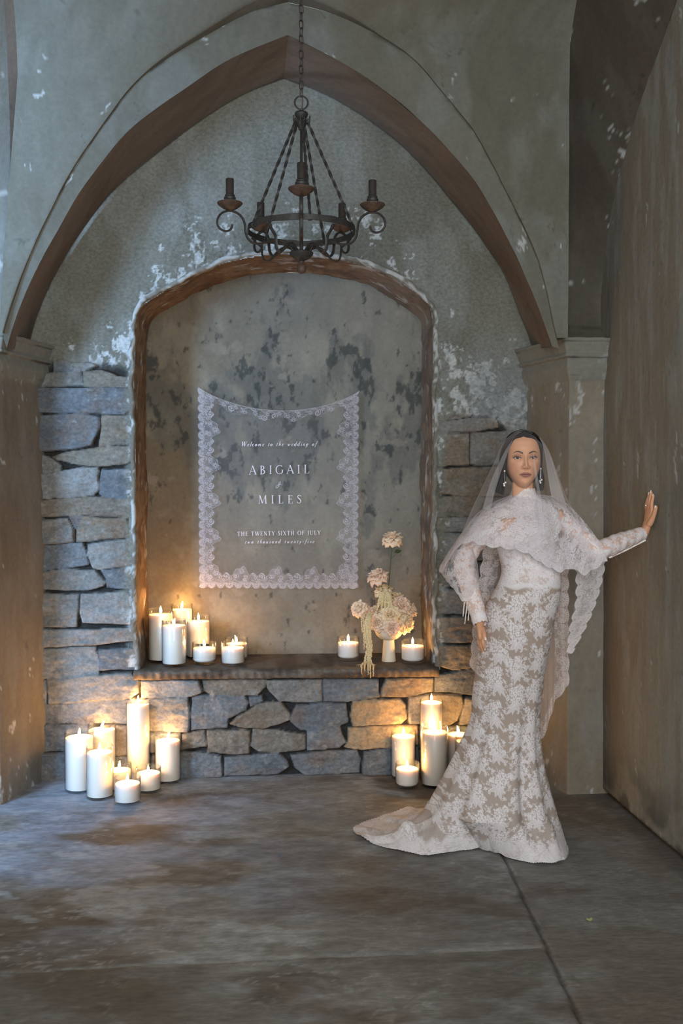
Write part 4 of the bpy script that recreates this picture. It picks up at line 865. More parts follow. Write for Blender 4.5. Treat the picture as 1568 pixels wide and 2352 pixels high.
rose(866, 1430, -.065, .088, -.22, -1, 'round blush rose facing forward at the lower left over the bowl rim', M_P1, .9, seed=8, tip=.15)
rose(901, 1442, -.085, .076, .1, -1, 'rose with a tan spiral centre drooping over the bowl rim', M_P3, .9, seed=9, tip=-.05)
rose(923, 1388, -.04, .090, .3, -.9, 'pale lilac-tinted rose facing forward at the upper right', M_P3, 1.05, seed=10, tip=.5)
rose(947, 1399, -.01, .075, .8, -.35, 'rose facing right at the far right edge above the candle', M_P1, 1.1, seed=11, tip=.35)
rose(936, 1434, -.045, .092, .75, -.7, 'golden-lit rose drooping lowest on the right of the bowl', M_P2, 1.15, seed=12, tip=-.1)
rose(912, 1370, .03, .080, .2, -.2, 'shadowed peach rose behind the upper right rose', M_P2, 1.1, seed=13)
# amaranthus: hanging ropes of tiny blossoms
def rope(pts, rads, seed, m, dn=1.0):
    P = catmull(pts, 70); rd = np.interp(np.linspace(0, 1, 70), np.linspace(0, 1, len(rads)), rads)
    P = P+np.c_[.0015*np.sin(np.arange(70)*1.1+seed), .0015*np.cos(np.arange(70)*.9+seed), np.zeros(70)]
    rr = np.random.RandomState(seed)
    m.tube(P, list(rd*.8*(1+.18*np.sin(np.arange(70)*2.3+seed))), 7)
    for i in range(0, 70):
        for q in range(int(4*dn)):
            a = rr.uniform(0, 6.28); o = P[i]+np.array([math.cos(a)*rd[i], math.sin(a)*rd[i], rr.uniform(-.004, .004)]); m.ball(tuple(o), rd[i]*.34+.0009, 5, 4)
av = empty('hanging_amaranthus', (vb[0], vd, ZS+hb+.05)); tag(av, 'pale trailing amaranthus strands hanging from the roses over the shelf edge', 'flower strands')
def AV(px, py, dy): return atY(px, py, vd+dy)-np.array([vb[0], vd, ZS+hb+.05])
for k, (dx, rr_) in enumerate(((0, .0085), (4, .006), (-4, .006), (2, .007))):
    m = MB(); rope([AV(850+dx*.6, 1408, -.04), AV(846+dx, 1420, -.10), AV(843+dx*1.5, 1450, -.105), AV(848+dx*1.2, 1490, -.105), AV(844+dx*1.6, 1515, -.105), AV(846+dx*2.2, 1530, -.100)], [.004, rr_, rr_, rr_*.8, rr_*.8, .003], 20+k, m); m.build('strand', M_AM, av)
for k, (x0, y1) in enumerate(((831, 1452), (835, 1490))):
    m = MB(); rope([AV(840, 1408, -.05), AV(x0, 1420, -.09), AV(x0, 1440, -.095), AV(x0+1, y1, -.095)], [.002, .0028, .0028, .0016], 30+k, m, .6); m.build('thin_strand', M_AM, av)
for k, (x0, y1) in enumerate(((830, 1548), (837, 1542), (845, 1550), (850, 1556), (857, 1553))):
    m = MB(); rope([AV(844+(x0-844)*.3, 1519, -.11), AV(x0, 1528, -.20), AV(x0, 1534, -.250), AV(x0, 1539, -.272), AV(x0+.5, y1, -.272)], [.0025, .0026, .0026, .0014], 40+k, m, .6); m.build('thin_strand', M_AM, av)
for k, (x0, y0, x1) in enumerate(((840, 1527, 815), (852, 1527, 864))):
    m = MB(); rope([AV(x0, y0, -.10), AV((x0+x1)/2, 1528, -.105), AV(x1, 1530, -.10)], [.0028, .0026, .0016], 50+k, m, .6); m.build('thin_strand', M_AM, av)
for k, (x0, x1) in enumerate(((876, 866), (880, 876), (886, 884), (890, 893), (893, 901))):
    m = MB(); rope([AV(884, 1358, -.045), AV(x0, 1364, -.06), AV((x0+x1)/2, 1380, -.07), AV(x1, 1400, -.07)], [.002, .0055, .006, .003], 60+k, m); m.build('strand', M_AM, av)
# small fallen bits on the floor
def petalbit(px, py, label, col, sz, nm):
    c = atZ(px, py, .004); s = np.linspace(-1, 1, 7)[:, None]; t = np.linspace(-1, 1, 7)[None]
    P = np.stack([c[0]+sz*s*np.sqrt(1-.4*t*t), c[1]+sz*t*np.sqrt(1-.4*s*s)*.8, c[2]+.004*(s*s+t*t)+0*s*t+.001*np.sin(5*s+3*t)], -1)
    o = grid(nm, P, plain(nm, tuple(col), rough=.8)); o.modifiers.new('solid', 'SOLIDIFY').thickness = .001; tag(o, label, 'petal' if nm == 'fallen_petal' else 'scrap'); return o
petalbit(1353, 2115, 'withered yellowish petal lying on the concrete at the lower right', rgb(150, 150, 104), .011, 'fallen_petal')
petalbit(642, 1966, 'tiny blue scrap lying on the floor in front of the niche', rgb(70, 110, 170), .0035, 'paper_scrap')
# ---------------------------------------------------------------- the bride
YB = 4.05
def B(px, py, dy=0.0): return atY(px, py, YB+dy)
PB = B(1185, 1940); pr = empty('person', (PB[0], PB[1], 0))
tag(pr, 'bride in a white lace gown and sheer veil with one hand against the wall', 'person')
def child(o): o.location = -pr.location.copy() if False else o.location; return o
OFF = np.array([PB[0], PB[1], 0])
SKIN = rgb(208, 154, 120); LINE = rgb(162, 146, 136); LWHITE = rgb(226, 222, 226)
m, nt, b = newmat('skin'); L = nt.links; a = nd(nt, 'ShaderNodeVertexColor', layer_name='Col'); L.new(a.outputs[0], b.inputs['Base Color'])
b.inputs['Roughness'].default_value = .52; b.inputs['Specular IOR Level'].default_value = .4; b.inputs['Subsurface Weight'].default_value = .12
b.inputs['Subsurface Radius'].default_value = (1, .4, .2); b.inputs['Subsurface Scale'].default_value = .008; M_SK = m

# --- torso sections: pixel row, left and right edge, front and back depth, centre depth
TR = np.array([(1118,1180,1223,.044,.050,.014),(1135,1175,1228,.066,.052,.020),(1146,1164,1240,.076,.056,.020),(1156,1148,1257,.082,.064,.018),(1168,1132,1274,.090,.074,.015),(1182,1126,1281,.098,.084,.012),
 (1200,1126,1280,.120,.090,.008),(1218,1129,1277,.130,.092,.004),(1240,1136,1273,.122,.088,0),(1262,1145,1272,.100,.082,0),(1290,1152,1276,.090,.080,0),(1315,1155,1281,.092,.086,0),
 (1345,1145,1283,.100,.098,0),(1380,1126,1279,.110,.118,0),(1430,1110,1267,.118,.126,0),(1480,1104,1258,.118,.118,0),(1537,1097,1247,.112,.106,0),(1593,1090,1241,.108,.100,0),
 (1650,1087,1236,.106,.102,0),(1690,1074,1238,.114,.114,0),(1727,1059,1242,.128,.134,0),(1770,1041,1248,.150,.162,0),(1818,1018,1260,.178,.200,.0),(1857,999,1271,.205,.240,.01)], float)
def section(rows, nth, th=None, off=0.0):
    """rows: array of TR-like rows -> (len, nth, 3); theta 0 = towards the viewer"""
    if th is None: th = np.linspace(-math.pi, math.pi, nth, endpoint=False)
    out = []
    for py, xl, xr, f, bk, yc in rows:
        a = B(xl, py, yc); c = B(xr, py, yc); cx_ = (a[0]+c[0])/2; rx = (c[0]-a[0])/2+off; z = (a[2]+c[2])/2
        co, si = np.cos(th), np.sin(th); d = np.where(co > 0, f, bk)+off; n = 2.25
        r = (np.abs(si/rx)**n+np.abs(co/d)**n)**(-1/n)
        out.append(np.stack([cx_+r*si, YB+yc-r*co, np.full_like(th, z)], 1))
    return np.array(out)
def dense(n): return catmull(TR, n) if n else TR
# resample TR evenly in pixel rows
def TRat(py): return np.stack([np.interp(py, TR[:, 0], TR[:, k]) for k in range(6)], 1)
def TRsm(n, a, b_):
    py = np.linspace(a, b_, n); D = catmull(TR, 1200); o = np.argsort(D[:, 0]); return np.stack([py]+[np.interp(py, D[o, 0], D[o, k]) for k in range(1, 6)], 1)
# --- body: lofted torso, limbs and hands fused into one skin
bd = MB()
S = section(TRsm(60, 1110, 1500), 48, off=-.007); bd.add(S.reshape(-1, 3), list(gridq(60, 48, True))+[tuple(range(48))[::-1], tuple(59*48+j for j in range(48))])
# bust
for sx_ in (1172, 1232): bd.ball(tuple(B(sx_, 1213, -.070)), .052, 20, 14, (1, .95, 1))
# legs inside the skirt
for x0, x1, x2, dyy in ((1135, 1140, 1160, -.01), (1212, 1190, 1200, .02)):
    bd.tube([B(x0, 1470, 0), B((x0+x1)/2, 1560, dyy), B(x1, 1660, -.02), B((x1+x2)/2, 1780, .0), B(x2, 1905, .02)], [.064, .062, .050, .046, .030], 20)
    bd.tube([B(x2, 1895, .04), B(x2, 1930, .0), B(x2, 1948, -.08), B(x2, 1951, -.13)], [(.030, .03), (.032, .028), (.036, .016), (.022, .010)], 14)
RSh, REl, RWr = B(1132, 1180, .012), B(1062, 1295, .075), B(1101, 1424, -.055)
LSh, LEl, LWr = B(1277, 1181, .012), B(1371, 1266, -.095), np.array([1.487, 4.085, atY(1480, 1224, 4.085)[2]])
def limb(p, r): P = catmull(p, 40); rr = catmull([(x, 0) for x in r], 40)[:, 0]; bd.tube(P, list(rr), 20)
limb([RSh+[.03, .0, -.0], RSh*.75+REl*.25, RSh*.4+REl*.6, REl, REl*.6+RWr*.4, RWr], [.040, .041, .036, .033, .034, .022])
limb([LSh+[-.03, 0, 0], LSh*.75+LEl*.25, LSh*.4+LEl*.6, LEl, LEl*.6+LWr*.4, LWr], [.040, .041, .036, .033, .034, .022])
def finger(p, r, n=22): bd.tube(catmull(p, n), list(np.interp(np.linspace(0, 1, n), np.linspace(0, 1, len(r)), r)), 12); bd.ball(tuple(p[-1]), r[-1]*.98, 12, 8); nails.append((p[-1], p[-2], r[-1]))
nails = []
# left hand: palm against the wall, fingers up
def H(X, Y, py): return np.array([X, Y, atY(1500, py, Y)[2]])
bd.tube([LWr, LWr*.45+.55*H(1.503, 4.085, 1206), H(1.506, 4.085, 1196), H(1.509, 4.086, 1182), H(1.511, 4.088, 1170), H(1.512, 4.09, 1163)], [(.022, .019), (.017, .026), (.0145, .036), (.0125, .0405), (.0105, .039), (.007, .034)], 20, up=(1, 0, 0))
for y0, y1, pk, pt, r in ((4.056, 4.052, 1172, 1137, .0080), (4.077, 4.076, 1169, 1129, .0082), (4.098, 4.099, 1170, 1133, .0078), (4.118, 4.122, 1174, 1146, .0068)):
    finger([H(1.509, y0, pk+10), H(1.5105, y0, pk), H(1.5085, (y0+y1)/2, pk-(pk-pt)*.45), H(1.512, y1, pk-(pk-pt)*.78), H(1.5145, y1, pt+2)], [r*1.05, r*1.1, r, r*.92, r*.72])
finger([H(1.500, 4.062, 1206), H(1.508, 4.050, 1194), H(1.513, 4.038, 1181), H(1.515, 4.032, 1172), H(1.517, 4.028, 1165)], [.0135, .0125, .0100, .0092, .0078])
nail_L = list(nails); nails = []
# right hand: resting on the thigh, fingers pointing down
def G(px, py, dy): return B(px, py, dy)
bd.tube([RWr, G(1102, 1440, -.068), G(1104, 1452, -.078), G(1105, 1464, -.086), G(1106, 1470, -.088)], [(.018, .022), (.015, .028), (.0125, .034), (.0115, .034), (.008, .030)], 20, up=(1, -.5, 0))
for dx, dy_, pt, pk, r in ((7, -.118, 1489, 1464, .0078), (3.5, -.100, 1497, 1466, .0080), (0, -.082, 1494, 1467, .0076), (-3, -.064, 1486, 1466, .0066)):
    finger([G(1103+dx, pk-8, dy_+.012), G(1103+dx, pk, dy_), G(1103+dx-1, pk+(pt-pk)*.45, dy_-.008), G(1104+dx, pk+(pt-pk)*.8, dy_-.006), G(1105+dx, pt, dy_)], [r, r*1.1, r, r*.9, r*.68])
finger([G(1107, 1444, -.085), G(1110, 1453, -.110), G(1112, 1460, -.126), G(1113.5, 1467, -.132)], [.0125, .0110, .0095, .0075])
nail_R = list(nails)
V = np.concatenate(bd.V); me = bpy.data.meshes.new('body_raw'); me.from_pydata(V.tolist(), [], bd.Q)
ob = bpy.data.objects.new('body_raw', me); COL.objects.link(ob); md = ob.modifiers.new('r', 'REMESH'); md.mode = 'VOXEL'; md.voxel_size = .0028
sm = ob.modifiers.new('s', 'SMOOTH'); sm.factor = .5; sm.iterations = 4
dg = bpy.context.evaluated_depsgraph_get(); ev = ob.evaluated_get(dg); rm = bpy.data.meshes.new_from_object(ev)
n = len(rm.vertices); BV = np.zeros(n*3); rm.vertices.foreach_get('co', BV); BV = BV.reshape(-1, 3)
nf = len(rm.polygons); tot = np.zeros(nf, int); rm.polygons.foreach_get('loop_total', tot); lv = np.zeros(len(rm.loops), int); rm.loops.foreach_get('vertex_index', lv)
if (tot == 4).all(): BQ = lv.reshape(-1, 4)
else:
    st = np.r_[0, np.cumsum(tot)[:-1]]; BQ = np.array([[lv[s], lv[s+1], lv[s+2], lv[s+(3 if t_ > 3 else 2)]] for s, t_ in zip(st, tot)])
bpy.data.objects.remove(ob)
# --- head: dense sculpted grid, continuing into the neck
HY = math.radians(-4.5); HO = B(1199.5, 1054, -.012); HS = .985
HR = np.array([(.1185,.002,.002,.002),(.115,.020,.024,.028),(.105,.041,.050,.055),(.09,.056,.070,.076),(.07,.0655,.082,.092),(.045,.0705,.088,.099),(.02,.0725,.0895,.100),(0,.0725,.0875,.098),(-.02,.0715,.0865,.092),
 (-.04,.0675,.0865,.080),(-.06,.0605,.086,.066),(-.075,.0515,.0845,.055),(-.090,.0415,.0825,.045),(-.102,.0310,.078,.040),(-.110,.0255,.070,.035),(-.1145,.018,.060,.03),(-.1172,.012,.048,.025),(-.1185,.006,.030,.02),(-.121,.003,.012,.01),(-.125,.002,.002,.002),(-.20,.002,.002,.002)])
zr_ = np.r_[np.linspace(.1185, .085, 24)[:-1], np.linspace(.085, -.122, 300)[:-1], np.linspace(-.122, -.185, 30)]
w_, f_, b_ = [np.interp(zr_, HR[::-1, 0], HR[::-1, k]) for k in (1, 2, 3)]
ker = np.exp(-np.linspace(-2, 2, 9)**2); ker /= ker.sum()
def smo(a): p = np.pad(a, 4, mode='edge'); return np.convolve(p, ker, 'valid')
w_, f_, b_ = smo(w_), smo(f_), smo(b_)
na = 340; tt = np.linspace(-1, 1, na, endpoint=False); th = math.pi*(.52*tt+.48*tt**3)
Zh, TH_ = np.meshgrid(zr_, th, indexing='ij'); Wd_, Fd, Bd = [np.repeat(k[:, None], na, 1) for k in (w_, f_, b_)]
co, si = np.cos(TH_), np.sin(TH_)
ex = 2.25
rj = (np.abs(si/Wd_)**ex+np.abs(co/np.where(co > 0, Fd, Bd))**ex)**(-1/ex)
nk = ss(-.045, -.10, Zh); rn = ((si/.043)**2+(co/np.where(co > 0, .026+.10*np.maximum(0, -.13-Zh), .060))**2)**-.5*nk
k_ = .006; hmx = np.maximum(rj, rn)+k_*.25*np.maximum(0, 1-np.abs(rj-rn)/k_)**2*nk
x = hmx*si; y = hmx*co; z = Zh.copy()
fr_ = ss(.0, .5, co)
def gs(cx_, cz_, sx_, sz_): return np.exp(-((x-cx_)/sx_)**2-((z-cz_)/sz_)**2)
def gp(cx_, cz_, sx_, sz_): return gs(cx_, cz_, sx_, sz_)+gs(-cx_, cz_, sx_, sz_)
D = -.0085*gp(.031, .001, .015, .011)-.003*gp(.017, .004, .008, .012)+.0035*gp(.028, .022, .020, .007)+.004*gp(.046, -.026, .018, .015)-.003*gp(.040, -.062, .014, .018)
nb = np.interp(z, [-.052, -.047, -.043, -.039, -.034, -.028, -.015, 0, .012, .025], [0, .001, .010, .0185, .0225, .0200, .0130, .0070, .0035, 0]); nw = np.interp(z, [-.045, -.035, -.02, 0, .02], [.0100, .0098, .0072, .0065, .010])
D = D+nb*np.exp(-np.abs(x/nw)**2.3)+.0085*gp(.0125, -.0385, .0055, .0055)-.003*gp(.0065, -.0445, .0030, .0022)
D = D-.0015*gs(0, -.052, .003, .006)+.0015*gp(.0055, -.052, .003, .006)
lw = .0255; lx = np.clip(np.abs(x)/lw, 0, 1)
MZ = -.0672; up_ = MZ+.0098*(1-lx**1.8)-.0020*np.exp(-(x/.0035)**2); lo_ = MZ-.0122*(1-lx**2.0)
lip = ((z < up_) & (z > lo_) & (np.abs(x) < lw))
lipw = (ss(-.0004, .0012, np.minimum(up_-z, z-lo_)))*(np.abs(x) < lw)
D = D+.0050*np.exp(-(x/.019)**2-((z-MZ-.0042)/.0048)**2)+.0062*np.exp(-(x/.017)**2-((z-MZ+.0052)/.0052)**2)-.0042*np.exp(-((z-MZ)/.0013)**2)*(1-lx**3)+.0008*lipw-.0030*gp(.0265, MZ, .004, .005)
D = D-.0030*np.exp(-(x/.020)**2-((z+.085)/.005)**2)+.0045*np.exp(-(x/.016)**2-((z+.101)/.009)**2)
# eyes
EX, EZ = .0322, .0005; eye_in = np.zeros_like(x); uplash = np.zeros_like(x); lolash = np.zeros_like(x); iris = np.zeros_like(x); crease = np.zeros_like(x); eyeshadow = np.zeros_like(x); hi = np.zeros_like(x)
for sg in (-1, 1):
    dx = (x-sg*EX)*sg; dz = z-EZ-.09*dx; u_ = np.clip(dx/.0142, -1, 1)
    zu = .0038*(1-np.abs(u_)**2.2)+.0002; zl = -.0036*(1-np.abs(u_)**2.0); ins = (dz < zu) & (dz > zl) & (np.abs(dx) < .0142)
    ball = np.sqrt(np.maximum(0, .0135**2-dx**2-(dz-.0005)**2)); D = D+np.where(np.abs(dx) < .0175, 1, 0)*ss(.0175, .012, np.hypot(dx, dz*1.3))*(ball-.0075)*np.where(dz > -.002, .62, .42)
    D = D-.0010*ins; eye_in = np.maximum(eye_in, ins)
    uplash = np.maximum(uplash, ss(.0019, .0010, np.abs(dz-zu-.0009))*(dx > -.0142)*(dx < .0142)); wing = ss(.0012, .0004, np.abs(dz-(.0008+.25*(dx-.013))))*(dx > .012)*(dx < .0195); uplash = np.maximum(uplash, wing)
    lolash = np.maximum(lolash, .6*ss(.0009, .0003, np.abs(dz-zl+.0004))*(np.abs(dx) < .0142))
    ir = np.hypot(dx+.0005, dz-.0012); iris = np.maximum(iris, ss(.0062, .0056, ir)*ins); hi = np.maximum(hi, ss(.0012, .0007, np.hypot(dx-.001*sg, dz-.0025))*ins)
    crease = np.maximum(crease, ss(.0012, .0003, np.abs(dz-.0095*(1-.55*u_**2)-.0005))*(np.abs(dx) < .016)); eyeshadow = np.maximum(eyeshadow, np.exp(-((dx-.003)/.016)**2-((dz-.005)/.0085)**2))
y = y+D*fr_
lipc = rgb(150, 96, 88)
bx = np.abs(x); bz = np.interp(bx, [.010, .016, .030, .040, .050], [.0190, .0205, .0262, .0262, .0200]); bt = np.interp(bx, [.010, .014, .022, .034, .050], [.0010, .0034, .0036, .0026, .0006])
brow = ss(.0010, -.0006, np.abs(z-bz)-bt)*(bx > .0115)*(bx < .050)*.96
HC = np.tile(SKIN, x.shape+(1,))*(.97+.06*fbm(x*90, z*90, 301, 3))[..., None]
HC = mixc(HC, rgb(206, 128, 112), .42*gp(.046, -.032, .017, .018)*fr_); HC = mixc(HC, rgb(236, 190, 160), .30*gs(0, -.02, .004, .02)+.25*gp(.05, -.010, .012, .006))
HC = mixc(HC, rgb(178, 124, 98), .5*ss(.052, .070, np.abs(x))*fr_+.25*gp(.045, -.065, .014, .02)); HC = mixc(HC, rgb(104, 68, 58), .75*eyeshadow*fr_); HC = mixc(HC, rgb(84, 54, 48), .45*gp(.043, .002, .008, .006)*fr_); HC = mixc(HC, rgb(90, 58, 50), .45*crease*fr_)  # make-up around the eyes; lower-cheek shading is painted into the skin
HC = mixc(HC, rgb(110, 62, 50), .75*np.clip(gp(.0065, -.0452, .0026, .0016), 0, 1)); HC = mixc(HC, rgb(160, 108, 86), .4*gs(0, -.050, .012, .003))
HC = mixc(HC, lipc, .92*lipw*fr_); HC = mixc(HC, rgb(96, 54, 50), .8*np.exp(-((z-MZ)/.0009)**2)*(np.abs(x) < lw)*fr_)
HC = mixc(HC, rgb(184, 172, 164), eye_in*fr_); HC = mixc(HC, rgb(28, 19, 15), iris*fr_); HC = mixc(HC, rgb(200, 200, 200), .5*hi*fr_); HC = mixc(HC, rgb(30, 22, 20), np.clip(uplash, 0, 1)*fr_); HC = mixc(HC, rgb(60, 42, 38), .7*np.clip(lolash, 0, 1)*fr_)  # includes a pale highlight painted onto each eye
HC = mixc(HC, rgb(48, 35, 29), .90*brow*fr_)
ch_, sh_ = math.cos(HY), math.sin(HY)
def headw(x, y, z):
    """head-local (x right, y towards viewer, z up) -> world; slight turn and lifted chin"""
    tl = math.radians(3); y2 = y*math.cos(tl)-z*math.sin(tl)*0-z*.03; z2 = z+y*math.sin(tl)
    z2 = z2-.003
    X = x*ch_+y2*sh_; Yf = -x*sh_+y2*ch_
    return np.stack([HO[0]+X*HS, HO[1]-Yf*HS, HO[2]+z2*HS], -1)
HV = headw(x, y, z); HQ = gridq(len(zr_), na, True)
ear = MB()
for sg in (-1, 1):
    P = catmull([(0, .010, .022), (.003, -.006, .026), (.006, -.018, .018), (.006, -.019, .002), (.003, -.008, -.014), (0, .004, -.026), (-.002, .008, -.020)], 30)
    Pw = headw(sg*(.0725+P[:, 0]), P[:, 1]-.004, P[:, 2]-.006); ear.tube(Pw, .0034, 8)
    ear.ball(tuple(headw(np.array(sg*.0725), np.array(-.006), np.array(-.006))), .018, 12, 10, (.32, .7, 1.15)); ear.ball(tuple(headw(np.array(sg*.0725), np.array(.004), np.array(-.032))), .0065, 10, 8, (.6, 1, 1.1))
EV = np.concatenate(ear.V); EQ = np.array([(q[0], q[1], q[2], q[3 % len(q)]) for q in ear.Q if len(q) >= 4 and len(q) == 4])
AV_ = np.concatenate([BV, HV.reshape(-1, 3), EV]); AC = np.concatenate([np.tile(SKIN, (len(BV), 1)), HC.reshape(-1, 3), np.tile(SKIN*.95, (len(EV), 1))])
AQ = np.concatenate([BQ, HQ+len(BV), EQ+len(BV)+HV.shape[0]*HV.shape[1]])
body = link('body', rawmesh('body', AV_-OFF, AQ, {'Col': AC}), M_SK, pr)
# nails
M_NL = plain('nail', tuple(rgb(238, 214, 206)), rough=.2)
for tip, prev, r in nail_L+nail_R:
    d = tip-prev; d /= np.linalg.norm(d); side = np.array([-1., -.35, 0]) if tip[0] > 1.3 else np.array([.25, -1., 0]); side -= d*(side@d); side /= np.linalg.norm(side); e = np.cross(d, side)
    s = np.linspace(-1, 1, 6)[:, None, None]; t = np.linspace(-1, 1, 7)[None, :, None]
    P = tip+d*(.0065*s+.002)+e*(t*r*.62*(1-.25*s*s))+side*(r*(1.05-.28*t*t-.10*s*s))
    grid('nail', P-OFF, M_NL, parent=pr)
# ring on the left ring finger
rg = MB(); rg.torus((0, 0, 0), .0085, .0011, 20, 6, 'z'); o = rg.build('ring', plain('ring_gold', tuple(rgb(220, 190, 140)), rough=.2, metal=1), pr); o.location = Vector(H(1.5095, 4.0985, 1161)-OFF)
gm = MB().ball((-.0105, -.002, 0), .0032, 8, 6).build('stone', plain('diamond', (.95, .95, .98), rough=.03, spec=1), o)
# --- hair: smooth cap with side curtains of a straight dark bob
M_HR = surfmat('dark_hair', col=tuple(rgb(26, 20, 18)), rough=.5, scale=120, amt=.3, bump=.3, bscale=300, bdist=.001, spec=.2)
hm = MB()
def strand(pts, r, n=26): P = catmull(pts, n); q = np.array([headw(*p) for p in P]); hm.tube(q-OFF, [(r*(1-.35*abs(2*i/(n-1)-1)**3), r*.55) for i in range(n)], 6)
rs = random.Random(5)
# cap shell
tc = np.linspace(-math.pi, math.pi, 300, endpoint=False); hl = .084+.004*np.exp(-((tc+.10)/.12)**2)-.016*np.abs(tc+.06)**1.8-.050*ss(.5, 1.15, np.abs(tc))-.13*ss(1.15, 1.5, np.abs(tc))
q_ = np.linspace(0, 1, 70)[:, None]; Zc_ = .1245+(hl[None]-.1245)*q_; Tc = np.repeat(tc[None], 70, 0)
wq, fq, bq = [np.interp(Zc_-.004, HR[::-1, 0], HR[::-1, k]) for k in (1, 2, 3)]; cc, sc2 = np.cos(Tc), np.sin(Tc)
r_ = (np.abs(sc2/np.maximum(wq, 1e-3))**2.2+np.abs(cc/np.maximum(np.where(cc > 0, fq, bq), 1e-3))**2.2)**(-1/2.2)
r_ = r_+.0075*(1-ss(.82, 1.0, q_)*(cc > -.1))+.0008*np.sin(Tc*60)-.0015*ss(.95, 1, q_)
P = headw(r_*sc2, r_*cc, Zc_)
grid_hair = grid('hair', P-OFF, M_HR, wrap=True, parent=pr)
for sg in (-1, 1):
    for i in range(150):
        a = rs.uniform(0, 1); lay = rs.uniform(0, 1)
        if sg < 0:   # viewer's left: falls in front of the ear to below the jaw
            x1 = -(.070+.010*lay); yf = .050-.125*a; xe = -(.078+.026*lay)-.004; ye = .030-.105*a; ze = -.128-.010*rs.random()+.010*a-.012*(1-lay)
            strand([(-.004, .075-.12*a, .112-.02*(a > .7)), (-.045, .070-.13*a, .092), (x1+.004, yf+.004, .045), (x1-.003, yf-.004, -.01), (x1-.006, (yf+ye)/2, -.06), (xe, ye, ze)], .0042)
        else:        # viewer's right: tucked behind the ear
            x1 = .071+.006*lay; ye = -.020-.055*a; ze = -.112-.014*rs.random()
            strand([(.000, .075-.12*a, .112-.02*(a > .7)), (.040, .074-.13*a, .092), (x1-.002, .040-.10*a, .055), (x1+.003, -.004-.06*a, .012), (x1+.006, -.022-.05*a, -.035), (x1+.004+.012*lay, ye, -.08), (x1-.004+.018*lay, ye-.0, ze)], .0038)
hm.build('hair_strands', M_HR, grid_hair)
# earrings
M_PE = plain('pearl', tuple(rgb(240, 234, 228)), rough=.15, spec=.6); M_SV = plain('silver', tuple(rgb(225, 225, 230)), rough=.15, metal=1)
for sg, px, py, dy in ((1, 1241.5, 1076, -.035), (-1, 1158.5, 1082, -.075)):
    e0 = B(px, py, dy)-OFF; er = empty('earring', tuple(e0)); er.parent = pr
    MB().ball((0, 0, 0), .0034, 10, 8).build('stud', M_PE, er); MB().tube([(0, 0, 0), (.0005, 0, -.02), (-.001, 0, -.042)], .0006, 5).build('chain', M_SV, er)
    for q in ((.0035, 0, -.046), (-.003, -.001, -.051), (-.001, 0, -.058)): MB().ball(q, .0040, 12, 8).build('pearl', M_PE, er)

# ---------------------------------------------------------------- gown
def clothmat(nm):
    m = surfmat(nm, rough=.85, scale=160, amt=.05, bump=.25, bscale=350, bdist=.002, spec=.15); return m
M_GW = clothmat('lace_gown')
hem = [(1160,1966),(1200,1976),(1240,1983),(1275,1981),(1296,1972),(1303,1958),(1298,1940),(1286,1918),(1272,1895),(1250,1878),(1210,1866),(1160,1858),(1100,1853),(1050,1853),(1000,1855),(955,1857),(915,1863),(870,1876),(830,1889),(811,1902),(818,1918),(845,1932),(880,1944),(915,1951),(950,1958),(985,1966),(1020,1961),(1060,1953),(1100,1947),(1130,1955)]
HM = np.array([atZ(a, b, .006)[:2] for a, b in hem]); hc_ = np.array([B(1150, 1900, .02)[0], B(1150, 1900, .02)[1]])
ha = np.arctan2(HM[:, 0]-hc_[0], -(HM[:, 1]-hc_[1])); o_ = np.argsort(ha); ha = ha[o_]; hd = np.hypot(*(HM-hc_).T)[o_]
nth = 620; tt = np.linspace(-1, 1, nth, endpoint=False); TH1 = math.pi*(.62*tt+.38*tt**3)
hr = np.interp(TH1, np.r_[ha[-1]-2*math.pi, ha, ha[0]+2*math.pi], np.r_[hd[-1], hd, hd[0]])
hp = np.stack([hc_[0]+hr*np.sin(TH1), hc_[1]-hr*np.cos(TH1)], 1)
nu_ = 560; RW = TRsm(nu_, 1133, 1852); S = section(RW, nth, TH1, off=.004)
tv = np.linspace(0, 1, nu_)[:, None]; amp = .016*ss(.62, 1.0, tv)+.003*ss(.3, .7, tv)
cenr = S.mean(1, keepdims=True); dv = S-cenr; dl = np.linalg.norm(dv[..., :2], axis=2, keepdims=True)
fold_ = np.sin(TH1*7+1.5*np.sin(TH1*2)+.8)[None]*.6+np.sin(TH1*13+2+tv*3)*.35+.5*np.sin(TH1*4+tv*2)
S = S+dv/dl*(amp*fold_)[..., None]
